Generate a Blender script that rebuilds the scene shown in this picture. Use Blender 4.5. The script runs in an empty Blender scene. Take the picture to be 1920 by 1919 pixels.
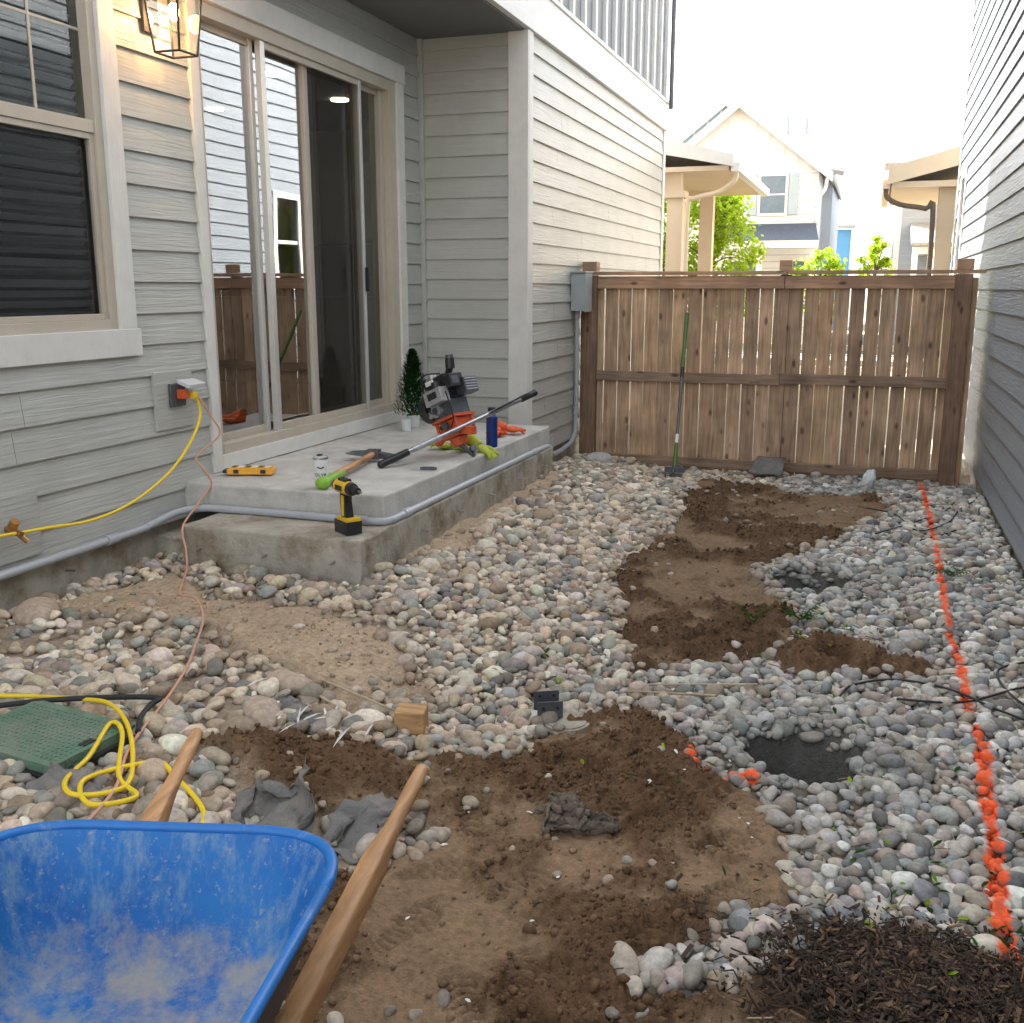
import bpy, math, random, bmesh
import numpy as np
from mathutils import Vector, Matrix, noise
random.seed(5); RS=np.random.RandomState(11)
SC=bpy.context.scene; COL=SC.collection
V=Vector
# ---------------------------------------------------------------- materials
def new_mat(name):
    m=bpy.data.materials.new(name); m.use_nodes=True
    nt=m.node_tree; nt.nodes.clear()
    out=nt.nodes.new("ShaderNodeOutputMaterial"); b=nt.nodes.new("ShaderNodeBsdfPrincipled")
    nt.links.new(b.outputs[0],out.inputs[0])
    return m,nt,b,out
def noise_node(nt,scale,det,vec,rough=.6,dist=0):
    n=nt.nodes.new("ShaderNodeTexNoise"); n.inputs['Scale'].default_value=scale; n.inputs['Detail'].default_value=det; n.inputs['Roughness'].default_value=rough; n.inputs['Distortion'].default_value=dist
    nt.links.new(vec,n.inputs['Vector']); return n.outputs['Fac']
def mrange(nt,src,a,b,c,d):
    r=nt.nodes.new("ShaderNodeMapRange")
    for i,v in enumerate((a,b,c,d)): r.inputs[i+1].default_value=v
    nt.links.new(src,r.inputs[0]); return r.outputs[0]
def mapping(nt,vec,sc):
    mp=nt.nodes.new("ShaderNodeMapping"); mp.inputs['Scale'].default_value=sc; nt.links.new(vec,mp.inputs[0]); return mp.outputs[0]
def mat(name,col,rough=.6,var=.15,scale=8,stretch=None,bump=0.0,bscale=60,bstretch=None,metal=0,spec=.5,col2=None,c2pos=(.45,.65),c2scale=None,attr=None,coat=0,det=3):
    m,nt,b,out=new_mat(name); L=nt.links
    tc=nt.nodes.new("ShaderNodeTexCoord").outputs['Object']
    v=mapping(nt,tc,stretch) if stretch else tc
    f=mrange(nt,noise_node(nt,scale,det,v,.65),.25,.75,1-var,1+var)
    vm=nt.nodes.new("ShaderNodeVectorMath"); vm.operation='SCALE'
    if attr:
        a=nt.nodes.new("ShaderNodeAttribute"); a.attribute_name=attr; L.new(a.outputs['Color'],vm.inputs[0])
    else: vm.inputs[0].default_value=col
    L.new(f,vm.inputs['Scale']); src=vm.outputs[0]
    if col2:
        g=mrange(nt,noise_node(nt,c2scale or scale*.6,6,v,.72),c2pos[0],c2pos[1],0,1)
        mx=nt.nodes.new("ShaderNodeMix"); mx.data_type='RGBA'; L.new(g,mx.inputs[0]); L.new(src,mx.inputs[6]); mx.inputs[7].default_value=(*col2,1)
        src=mx.outputs[2]
    L.new(src,b.inputs['Base Color'])
    b.inputs['Roughness'].default_value=rough; b.inputs['Metallic'].default_value=metal
    b.inputs['Specular IOR Level'].default_value=spec
    if coat: b.inputs['Coat Weight'].default_value=coat
    if bump:
        h=noise_node(nt,bscale,2,mapping(nt,tc,bstretch) if bstretch else tc,.6,.6 if bstretch else 0)
        bp=nt.nodes.new("ShaderNodeBump"); bp.inputs['Strength'].default_value=bump; bp.inputs['Distance'].default_value=.01
        L.new(h,bp.inputs['Height']); L.new(bp.outputs[0],b.inputs['Normal'])
    return m
def wood_mat(name,col,axis,dark=.45,knots=True,rough=.75):
    m,nt,b,out=new_mat(name); L=nt.links
    tc=nt.nodes.new("ShaderNodeTexCoord").outputs['Object']
    st=[28,28,28]; st[axis]=1.6
    n=noise_node(nt,1.6,4,mapping(nt,tc,st),.6,.5)
    fac=mrange(nt,n,.3,.7,1-dark,1.2)
    def mul(a,c):
        mm=nt.nodes.new("ShaderNodeMath"); mm.operation='MULTIPLY'; L.new(a,mm.inputs[0]); L.new(c,mm.inputs[1]); return mm.outputs[0]
    fac=mul(fac,mrange(nt,noise_node(nt,3,2,tc),.3,.7,.72,1.22))
    if knots:
        ks=[9,9,9]; ks[axis]=4.0
        vo=nt.nodes.new("ShaderNodeTexVoronoi"); vo.inputs['Scale'].default_value=1.0; L.new(mapping(nt,tc,ks),vo.inputs['Vector'])
        fac=mul(fac,mrange(nt,vo.outputs['Distance'],.08,.2,.3,1))
    vm=nt.nodes.new("ShaderNodeVectorMath"); vm.operation='SCALE'; vm.inputs[0].default_value=col; L.new(fac,vm.inputs['Scale']); L.new(vm.outputs[0],b.inputs['Base Color'])
    b.inputs['Roughness'].default_value=rough
    bp=nt.nodes.new("ShaderNodeBump"); bp.inputs['Strength'].default_value=.35; bp.inputs['Distance'].default_value=.004; L.new(n,bp.inputs['Height']); L.new(bp.outputs[0],b.inputs['Normal'])
    return m
def glass_mat(name,base=.12,gain=1.6,tint=(.8,.85,.85),wav=.12):
    m=bpy.data.materials.new(name); m.use_nodes=True; nt=m.node_tree; nt.nodes.clear(); L=nt.links
    out=nt.nodes.new("ShaderNodeOutputMaterial"); mx=nt.nodes.new("ShaderNodeMixShader")
    t=nt.nodes.new("ShaderNodeBsdfTransparent"); t.inputs[0].default_value=(*tint,1)
    g=nt.nodes.new("ShaderNodeBsdfGlossy"); g.inputs['Roughness'].default_value=.015; g.inputs[0].default_value=(.95,.95,.95,1)
    fr=nt.nodes.new("ShaderNodeFresnel"); fr.inputs[0].default_value=1.5
    ma=nt.nodes.new("ShaderNodeMath"); ma.operation='MULTIPLY_ADD'; ma.inputs[1].default_value=gain; ma.inputs[2].default_value=base; ma.use_clamp=True
    L.new(fr.outputs[0],ma.inputs[0]); L.new(ma.outputs[0],mx.inputs[0]); L.new(t.outputs[0],mx.inputs[1]); L.new(g.outputs[0],mx.inputs[2]); L.new(mx.outputs[0],out.inputs[0])
    tc=nt.nodes.new("ShaderNodeTexCoord")
    bp=nt.nodes.new("ShaderNodeBump"); bp.inputs['Strength'].default_value=wav; bp.inputs['Distance'].default_value=.01; L.new(noise_node(nt,1.2,1,tc.outputs['Object']),bp.inputs['Height']); L.new(bp.outputs[0],g.inputs['Normal'])
    return m
def screen_mat(name,alpha=.6,col=(.03,.03,.03)):
    m=bpy.data.materials.new(name); m.use_nodes=True; nt=m.node_tree; nt.nodes.clear(); L=nt.links
    out=nt.nodes.new("ShaderNodeOutputMaterial"); mx=nt.nodes.new("ShaderNodeMixShader"); mx.inputs[0].default_value=alpha
    t=nt.nodes.new("ShaderNodeBsdfTransparent"); d=nt.nodes.new("ShaderNodeBsdfDiffuse"); d.inputs[0].default_value=(*col,1)
    L.new(t.outputs[0],mx.inputs[1]); L.new(d.outputs[0],mx.inputs[2]); L.new(mx.outputs[0],out.inputs[0]); return m
def emit_mat(name,col,s):
    m,nt,b,out=new_mat(name); b.inputs['Base Color'].default_value=(*col,1); b.inputs['Emission Color'].default_value=(*col,1); b.inputs['Emission Strength'].default_value=s; return m
def leaf_mat(name,col,tr=.5):
    m=bpy.data.materials.new(name); m.use_nodes=True; nt=m.node_tree; nt.nodes.clear(); L=nt.links
    out=nt.nodes.new("ShaderNodeOutputMaterial"); mx=nt.nodes.new("ShaderNodeMixShader"); mx.inputs[0].default_value=tr
    t=nt.nodes.new("ShaderNodeBsdfTranslucent"); d=nt.nodes.new("ShaderNodeBsdfDiffuse")
    tc=nt.nodes.new("ShaderNodeTexCoord")
    r=mrange(nt,noise_node(nt,6,2,tc.outputs['Object']),.3,.7,.5,1.5)
    vm=nt.nodes.new("ShaderNodeVectorMath"); vm.operation='SCALE'; vm.inputs[0].default_value=col; L.new(r,vm.inputs['Scale'])
    L.new(vm.outputs[0],t.inputs[0]); L.new(vm.outputs[0],d.inputs[0]); L.new(t.outputs[0],mx.inputs[1]); L.new(d.outputs[0],mx.inputs[2]); L.new(mx.outputs[0],out.inputs[0]); return m
M={}
M['sidA']=mat("gray_lap_siding",(.44,.44,.405),.38,.09,2.5,bump=.55,bscale=1.6,bstretch=(1.6,1.6,34))
M['sidR']=mat("blue_gray_lap_siding",(.215,.25,.285),.40,.10,2.5,bump=.55,bscale=1.6,bstretch=(1.6,1.6,34))
M['trim']=mat("painted_trim",(.68,.66,.62),.5,.08,6,bump=.2,bscale=2,bstretch=(20,20,3))
M['trimw']=mat("white_trim",(.76,.75,.72),.5,.06,6)
M['soffit']=mat("soffit_paint",(.15,.15,.15),.6,.08,5)
M['bb']=mat("batten_panel",(.25,.26,.27),.6,.08,5)
M['frame']=mat("vinyl_frame_tan",(.50,.44,.36),.4,.05,6)
M['silver']=mat("aluminium_frame",(.60,.59,.56),.3,.05,9,metal=.4)
M['glass']=glass_mat("door_glass",.20,2.2)
M['glassw']=glass_mat("window_glass",.06,1.2)
M['screen']=screen_mat("insect_screen",.45,(.05,.045,.04))
M['screenw']=screen_mat("window_screen",.28,(.04,.04,.04))
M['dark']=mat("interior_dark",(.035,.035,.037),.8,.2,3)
M['room']=mat("interior_wall",(.20,.19,.18),.8,.1,3)
M['floorw']=wood_mat("interior_floor",(.10,.06,.035),1,knots=False,rough=.4)
M['blind']=mat("blind_slats",(.66,.64,.60),.45,.06,6)
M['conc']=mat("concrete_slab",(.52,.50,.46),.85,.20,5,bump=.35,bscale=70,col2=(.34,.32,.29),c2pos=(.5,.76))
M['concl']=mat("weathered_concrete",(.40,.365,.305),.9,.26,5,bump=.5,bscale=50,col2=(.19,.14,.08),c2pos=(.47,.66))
M['pvc']=mat("gray_pvc",(.40,.42,.45),.38,.08,10)
M['box']=mat("electrical_gray_paint",(.36,.39,.40),.42,.06,8)
M['black']=mat("black_plastic",(.02,.02,.022),.4,.2,20)
M['rubber']=mat("black_rubber",(.025,.025,.025),.75,.2,20)
M['steel']=mat("steel",(.55,.55,.56),.32,.12,30,metal=1)
M['dsteel']=mat("dark_steel",(.12,.13,.145),.42,.2,25,metal=.6)
M['alum']=mat("cast_aluminium",(.5,.5,.51),.45,.2,40,metal=.7)
M['orange']=mat("orange_paint",(.62,.10,.03),.45,.15,20,col2=(.25,.06,.03),c2pos=(.58,.7))
M['yellow']=mat("yellow_plastic",(.80,.52,.02),.42,.08,20)
M['ycord']=mat("yellow_cord_jacket",(.85,.60,.02),.4,.06,20)
M['pcord']=mat("copper_pink_cord",(.60,.32,.22),.5,.08,20)
M['oyel']=mat("amber_case",(.85,.42,.03),.35,.12,20)
M['green']=mat("green_grip",(.24,.46,.04),.5,.1,20)
M['dgreen']=mat("green_handle_paint",(.08,.16,.03),.5,.15,20)
M['white']=mat("white_enamel",(.78,.78,.76),.3,.04,20)
M['blueb']=mat("blue_bottle_paint",(.01,.035,.20),.3,.1,20)
M['glovo']=mat("orange_glove_knit",(.75,.13,.03),.7,.2,20)
M['glovy']=mat("lime_glove_knit",(.46,.52,.05),.7,.25,20)
M['lid']=mat("green_box_lid",(.11,.20,.13),.6,.2,6,bump=.6,bscale=110,col2=(.25,.26,.20),c2pos=(.46,.72))
M['hick']=wood_mat("handle_wood",(.54,.29,.13),1,.32,False,.5)
M['block']=wood_mat("lumber_block",(.55,.32,.14),0,.3,False)
M['stake']=wood_mat("stake_wood",(.42,.33,.22),1,.2,False)
M['bluer']=mat("blue_rim_paint",(.015,.155,.47),.45,.12,12,col2=(.20,.30,.42),c2pos=(.58,.75),c2scale=14)
M['undert']=mat("tray_underside",(.02,.03,.05),.5,.3,8)
M['fabric']=mat("landscape_fabric_cloth",(.19,.18,.17),.9,.25,9,bump=.6,bscale=60,col2=(.34,.29,.23),c2pos=(.5,.75))
M['rag']=mat("muddy_rag_cloth",(.15,.12,.09),.95,.35,14,bump=.9,bscale=60,col2=(.26,.20,.14),c2pos=(.5,.7))
M['brass']=mat("brass",(.45,.25,.10),.4,.2,30,metal=.9)
FW=[wood_mat("cedar_picket_%d"%i,c,2,.42) for i,c in enumerate([(.62,.40,.24),(.52,.34,.21),(.66,.44,.28),(.56,.385,.25),(.45,.295,.19)])]
M['fr']=wood_mat("cedar_rail",(.34,.23,.155),0)
M['fp']=wood_mat("cedar_post",(.27,.165,.105),2)
M['frt']=wood_mat("cedar_cap",(.50,.30,.19),0,.3)
M['shing']=mat("asphalt_shingle",(.34,.31,.28),.9,.35,14,stretch=(1,1,3))
M['shingd']=mat("slate_shingle",(.07,.09,.12),.9,.3,14)
M['hwhite']=mat("white_siding_far",(.76,.76,.75),.6,.04,3)
M['hteal']=mat("teal_board",(.36,.52,.55),.6,.05,3)
M['hshut']=mat("gray_shutter",(.40,.49,.52),.6,.05,3)
M['hblue']=mat("blue_siding_far",(.10,.25,.42),.6,.05,3)
M['hgray']=mat("gray_siding_far",(.36,.40,.45),.6,.05,3)
M['beige']=mat("beige_paint",(.62,.50,.36),.6,.05,3)
M['leafy']=leaf_mat("spring_leaf",(.32,.46,.045),.45)
M['leafd']=leaf_mat("dark_leaf",(.06,.15,.03),.3)
M['conif']=leaf_mat("conifer_needle",(.03,.085,.02),.25)
M['bark']=mat("bark",(.12,.09,.065),.9,.3,20)
M['asph']=mat("asphalt",(.055,.055,.055),.9,.2,20)
M['cside']=mat("sidewalk_concrete",(.42,.41,.38),.9,.1,4)
M['clear']=mat("clear_plastic",(.62,.64,.64),.2,.1,10)
M['paper']=mat("paper_fleck",(.70,.68,.64),.7,.1,10)
M['wing']=mat("far_window_glass",(.14,.19,.23),.1,.2,4,spec=.8)
M['lglass']=glass_mat("lantern_glass",.0,.35,(1,.97,.9),0)
def tray_mat():
    m,nt,b,out=new_mat("blue_tray_paint"); L=nt.links
    tc=nt.nodes.new("ShaderNodeTexCoord").outputs['Object']
    def mixc(fac,a,c):
        mx=nt.nodes.new("ShaderNodeMix"); mx.data_type='RGBA'; L.new(fac,mx.inputs[0])
        if isinstance(a,tuple): mx.inputs[6].default_value=(*a,1)
        else: L.new(a,mx.inputs[6])
        mx.inputs[7].default_value=(*c,1); return mx.outputs[2]
    c=mixc(mrange(nt,noise_node(nt,5,4,tc),.35,.65,0,1),(.012,.12,.39),(.025,.18,.47))
    streak=mrange(nt,noise_node(nt,6,7,mapping(nt,tc,(3,3,.55)),.78),.48,.66,0,.8)
    c=mixc(streak,c,(.20,.31,.42))
    sep=nt.nodes.new("ShaderNodeSeparateXYZ"); L.new(tc,sep.inputs[0])
    low=mrange(nt,sep.outputs['Z'],.40,.62,.24,-.12)
    add=nt.nodes.new("ShaderNodeMath"); add.operation='ADD'; L.new(noise_node(nt,7,7,tc,.75),add.inputs[0]); L.new(low,add.inputs[1])
    c=mixc(mrange(nt,add.outputs[0],.60,.80,0,.85),c,(.38,.34,.28))
    c=mixc(mrange(nt,noise_node(nt,60,3,tc,.7),.60,.70,0,.7),c,(.30,.34,.38))
    L.new(c,b.inputs['Base Color']); b.inputs['Roughness'].default_value=.62; b.inputs['Specular IOR Level'].default_value=.35
    return m
M['blue']=tray_mat()
# ---------------------------------------------------------------- mesh builder
class MB:
    def __init__(s): s.v=[];s.f=[];s.mi=[];s.sm=[];s.mats=[]
    def m(s,k):
        mm=M[k] if isinstance(k,str) else k
        for i,q in enumerate(s.mats):
            if q.name==mm.name: return i
        s.mats.append(mm); return len(s.mats)-1
    def add(s,vs,fs,k,smooth=False):
        o=len(s.v); s.v+= [tuple(v) for v in vs]; i=s.m(k)
        for f in fs: s.f.append([o+a for a in f]); s.mi.append(i); s.sm.append(smooth)
    def hexa(s,p,k):
        s.add(p,[(0,3,2,1),(4,5,6,7),(0,1,5,4),(1,2,6,5),(2,3,7,6),(3,0,4,7)],k)
    def box(s,a,b,k):
        x0,x1=sorted((a[0],b[0]));y0,y1=sorted((a[1],b[1]));z0,z1=sorted((a[2],b[2]))
        s.hexa([(x0,y0,z0),(x1,y0,z0),(x1,y1,z0),(x0,y1,z0),(x0,y0,z1),(x1,y0,z1),(x1,y1,z1),(x0,y1,z1)],k)
    def obox(s,c,size,k,R=None):
        R=R or Matrix.Identity(3); c=V(c); h=V(size)/2
        s.hexa([c+R@V((sx*h.x,sy*h.y,sz*h.z)) for sz in(-1,1) for sx,sy in((-1,-1),(1,-1),(1,1),(-1,1))],k)
    def cyl(s,p0,p1,r0,k,r1=None,n=16,smooth=True):
        r1=r0 if r1 is None else r1; p0=V(p0);p1=V(p1); q=(p1-p0).to_track_quat('Z','Y')
        ring=lambda p,r:[p+q@V((r*math.cos(2*math.pi*i/n),r*math.sin(2*math.pi*i/n),0)) for i in range(n)]
        vs=ring(p0,r0)+ring(p1,r1)
        s.add(vs,[(i,(i+1)%n,n+(i+1)%n,n+i) for i in range(n)],k,smooth)
        s.add(vs,[tuple(reversed(range(n))),tuple(range(n,2*n))],k,False)
    def tube(s,pts,r,k,n=8,sub=6,rs=None):
        P=[V(p) for p in pts]
        if sub>1 and len(P)>2:
            Q=[]
            for i in range(len(P)-1):
                a=P[max(i-1,0)];b=P[i];c=P[i+1];d=P[min(i+2,len(P)-1)]
                for j in range(sub):
                    t=j/sub; Q.append(.5*((2*b)+(c-a)*t+(2*a-5*b+4*c-d)*t*t+(3*b-a-3*c+d)*t**3))
            Q.append(P[-1]); P=Q
        vs=[];up=None
        for i,p in enumerate(P):
            tg=(P[min(i+1,len(P)-1)]-P[max(i-1,0)]).normalized()
            if up is None: up=tg.orthogonal().normalized()
            up=(up-tg*up.dot(tg)).normalized(); bn=tg.cross(up)
            rr=r if rs is None else rs[0]+(rs[1]-rs[0])*i/(len(P)-1)
            vs+=[p+up*rr*math.cos(2*math.pi*j/n)+bn*rr*math.sin(2*math.pi*j/n) for j in range(n)]
        fs=[(i*n+j,i*n+(j+1)%n,(i+1)*n+(j+1)%n,(i+1)*n+j) for i in range(len(P)-1) for j in range(n)]
        fs+=[tuple(reversed(range(n))),tuple(range((len(P)-1)*n,len(P)*n))]
        s.add(vs,fs,k,True)
    def sph(s,c,r,k,n=16,m=10,R=None,jit=0):
        R=R or Matrix.Identity(3); c=V(c)
        if not hasattr(r,'__len__'): r=(r,r,r)
        vs=[c+R@V((0,0,r[2]))]
        for i in range(1,m):
            th=math.pi*i/m
            for j in range(n):
                ph=2*math.pi*j/n; g=1+jit*random.uniform(-1,1)
                vs.append(c+R@V((r[0]*math.sin(th)*math.cos(ph)*g,r[1]*math.sin(th)*math.sin(ph)*g,r[2]*math.cos(th)*g)))
        vs.append(c+R@V((0,0,-r[2])))
        fs=[(0,1+j,1+(j+1)%n) for j in range(n)]
        for i in range(m-2): fs+=[(1+i*n+j,1+(i+1)*n+j,1+(i+1)*n+(j+1)%n,1+i*n+(j+1)%n) for j in range(n)]
        l=len(vs)-1; fs+=[(l,1+(m-2)*n+(j+1)%n,1+(m-2)*n+j) for j in range(n)]
        s.add(vs,fs,k,True)
    def build(s,name,parent=None,bevel=0,seg=2):
        me=bpy.data.meshes.new(name); me.from_pydata(s.v,[],s.f)
        for mm in s.mats: me.materials.append(mm)
        me.polygons.foreach_set('material_index',s.mi); me.polygons.foreach_set('use_smooth',s.sm); me.update()
        o=bpy.data.objects.new(name,me); COL.objects.link(o)
        if parent: o.parent=parent
        if bevel:
            b=o.modifiers.new("bevel",'BEVEL'); b.width=bevel; b.segments=seg; b.limit_method='ANGLE'; b.angle_limit=math.radians(40)
        return o
def empty(name):
    o=bpy.data.objects.new(name,None); COL.objects.link(o); o.empty_display_size=.2; return o
def rot(ax,deg): return Matrix.Rotation(math.radians(deg),3,ax)
# ---------------------------------------------------------------- terrain functions
def sst(t): t=np.clip(t,0,1); return t*t*(3-2*t)
LAT=RS.rand(16,256,256)
def vn(x,y,f,seed=0):
    x=np.asarray(x)*f+37.3*seed;y=np.asarray(y)*f+11.7*seed
    xi=np.floor(x).astype(int);yi=np.floor(y).astype(int);fx=x-xi;fy=y-yi;fx=fx*fx*(3-2*fx);fy=fy*fy*(3-2*fy)
    T=LAT[seed%16];a=T[xi%256,yi%256];b=T[(xi+1)%256,yi%256];c=T[xi%256,(yi+1)%256];d=T[(xi+1)%256,(yi+1)%256]
    return (a*(1-fx)+b*fx)*(1-fy)+(c*(1-fx)+d*fx)*fy
def fbm(x,y,f,o=4,seed=0):
    r=0;am=1;s=0
    for i in range(o): r=r+am*vn(x,y,f*2**i,seed+i);s+=am;am*=.55
    return r/s
def sdist(x,y,poly):
    x=np.asarray(x,float);y=np.asarray(y,float);ins=np.zeros(x.shape,bool);d=np.full(x.shape,1e9);n=len(poly)
    for i in range(n):
        ax,ay=poly[i];bx,by=poly[(i+1)%n]
        dy=by-ay if abs(by-ay)>1e-9 else 1e-9
        c=((ay>y)!=(by>y))&(x<(bx-ax)*(y-ay)/dy+ax)
        ins^=c
        t=np.clip(((x-ax)*(bx-ax)+(y-ay)*(by-ay))/((bx-ax)**2+(by-ay)**2+1e-12),0,1)
        d=np.minimum(d,np.hypot(x-ax-t*(bx-ax),y-ay-t*(by-ay)))
    return np.where(ins,d,-d)
D1=[(-1.25,1.0),(-1.35,2.24),(-1.20,2.60),(-1.30,2.85),(-1.22,3.05),(-1.07,3.32),(-.96,3.67),(-.77,3.82),(-.56,3.56),(-.50,3.33),(-.22,3.2),(-.14,2.94),(-.14,2.64),(-.3,2.54),(-.35,2.42),(-.48,2.20),(-.35,2.12),(-.13,2.3),(.5,2.25),(.7,1.0)]
D1b=[(-2.00,2.66),(-1.86,2.84),(-1.5,3.00),(-1.12,3.18),(-1.12,2.75),(-1.40,2.60),(-1.6,2.58)]
D2=[(-1.30,5.65),(-1.22,6.55),(-1.32,8.88),(-.83,8.85),(-.46,8.52),(.16,8.70),(.27,8.28),(-.12,7.2),(-.36,6.51),(-.58,6.04),(-.46,5.63),(-.22,4.88),(-.33,4.62),(-.66,4.38),(-.87,4.25),(-1.09,4.8)]
D3=[(-3.62,3.62),(-3.3,4.2),(-2.85,4.0),(-2.42,3.98),(-1.97,3.92),(-1.58,3.5),(-1.76,3.20),(-2.25,3.42),(-2.75,3.62),(-3.1,3.70)]
D4=[(-.37,4.80),(-.1,4.88),(.38,4.75),(.33,4.52),(-.1,4.46),(-.34,4.56)]
D5=[(-2.36,5.0),(-2.36,7.9),(-2.22,7.7),(-2.24,6.2),(-2.14,5.2)]
HOLES=[(-.13,3.60,.21,.22,.36),(-.24,5.92,.22,.25,.28),(-.04,4.66,.11,.12,.18)]
LINE=[(.50,9.7),(.49,8.35),(.49,6.96),(.47,6.05),(.46,5.18),(.48,4.8),(.47,4.23),(.49,3.87),(.47,3.52),(.46,3.19),(.44,2.85),(.43,2.67),(.43,2.41)]
MARK=[(-.55,3.61),(-.49,3.39),(-.41,3.34),(-.28,3.32)]
def dline(x,y,P):
    d=np.full(np.shape(x),1e9)
    for i in range(len(P)-1):
        ax,ay=P[i];bx,by=P[i+1]
        t=np.clip(((x-ax)*(bx-ax)+(y-ay)*(by-ay))/((bx-ax)**2+(by-ay)**2),0,1)
        d=np.minimum(d,np.hypot(x-ax-t*(bx-ax),y-ay-t*(by-ay)))
    return d
def hbase(x,y):
    x=np.asarray(x,float);y=np.asarray(y,float)
    h=.2*sst((-.9-x)/1.4)*(1-sst((y-7.6)/2.2))
    h=h-.09*sst((y-8.6)/1.2)*sst((x+2.5)/.8)
    return h
def dirtmask(x,y):
    nz=.20*(fbm(x,y,5,4,3)-.5)
    nf=.14*(fbm(x,y,14,3,7)-.5)
    s=np.full(np.shape(x),-1e9)
    for p in (D1,D1b,D2,D3,D4,D5): s=np.maximum(s,sdist(x,y,p))
    return s+nz+nf
def holef(x,y):
    r=0
    for hx,hy,rx,ry,dp in HOLES:
        q=np.sqrt(((x-hx)/rx)**2+((y-hy)/ry)**2)*(1+.25*(fbm(x,y,9,3,5)-.5))
        r=r-dp*(1-sst((q-.35)/.80))+.03*np.exp(-np.clip(((q-1.35)/.25)**2,0,50))
    return r
MX,MY=.21,2.33
def mulchq(x,y): return ((x-MX)/.34)**2+((y-MY)/.26)**2
def crumb(x,y):
    c=sst((fbm(x,y,2.6,5,1)-.41)/.16)
    d3=sst((np.maximum(sdist(x,y,D3),sdist(x,y,D5))+.1)/.15)
    return c*(1-.85*d3)
FP=[(random.uniform(-1.1,-.25),random.uniform(1.7,3.3),random.uniform(-1.0,1.0)) for i in range(22)]+[(random.uniform(-1.1,-.6),random.uniform(4.6,8),random.uniform(-.6,.6)) for i in range(10)]
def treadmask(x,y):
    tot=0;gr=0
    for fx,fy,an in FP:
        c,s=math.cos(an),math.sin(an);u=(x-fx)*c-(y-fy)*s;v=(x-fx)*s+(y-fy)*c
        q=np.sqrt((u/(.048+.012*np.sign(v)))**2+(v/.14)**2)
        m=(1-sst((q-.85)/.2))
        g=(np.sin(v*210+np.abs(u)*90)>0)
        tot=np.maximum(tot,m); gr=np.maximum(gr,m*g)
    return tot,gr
def ghei(x,y):
    dm=dirtmask(x,y); w=sst((dm+.03)/.08)
    h=hbase(x,y)+holef(x,y)
    h=h-.028*(1-w)
    cr=crumb(x,y); tot,gr=treadmask(x,y); cr=cr*(1-.85*tot)
    h=h+w*(.055*(fbm(x,y,3.5,3,1)-.5)+cr*(.010+.050*np.abs(fbm(x,y,20,3,9)-.5)*2+.026*(fbm(x,y,48,2,2)-.5))+.008*(fbm(x,y,30,2,8)-.5)-.018*tot+.008*gr)
    h=h+.075*np.exp(-np.clip(mulchq(x,y)*1.1,0,50))
    return h
# ---------------------------------------------------------------- ground
def set_mesh(me,co,F,smooth=True):
    k=F.shape[1]
    me.vertices.add(len(co)); me.vertices.foreach_set('co',np.ascontiguousarray(co,dtype=np.float32).ravel())
    me.loops.add(int(F.size)); me.loops.foreach_set('vertex_index',np.ascontiguousarray(F,dtype=np.int32).ravel())
    me.polygons.add(len(F)); me.polygons.foreach_set('loop_start',np.arange(0,F.size,k,dtype=np.int32))
    me.polygons.foreach_set('use_smooth',np.full(len(F),bool(smooth))); me.update(calc_edges=True); me.validate()
def set_col(me,C):
    ca=me.color_attributes.new("Col",'FLOAT_COLOR','POINT'); ca.data.foreach_set('color',np.ascontiguousarray(C,dtype=np.float32).ravel())
def soilcol(x,y):
    smooth=np.array([.265,.175,.105]); moist=np.array([.135,.078,.042]); tan=np.array([.46,.345,.235])
    cr=crumb(x,y)[:,None]
    sc=smooth*(.80+.35*fbm(x,y,7,3,12)[:,None])*(1-cr)+moist*(.8+.5*fbm(x,y,11,3,5)[:,None])*cr
    tot,gr=treadmask(x,y); sc=sc*(1-.22*(tot-gr)[:,None])  # cavity shade of the boot tread grooves, painted into the soil colour
    d3=sst((np.maximum(sdist(x,y,D3),sdist(x,y,D5))+.14)/.17)[:,None]
    sc=sc*(1-d3)+tan*(.75+.4*fbm(x,y,9,4,12)[:,None])*d3
    d2=sst((sdist(x,y,D2)+.1)/.12)[:,None]; return sc*(1-.20*d2)
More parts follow.
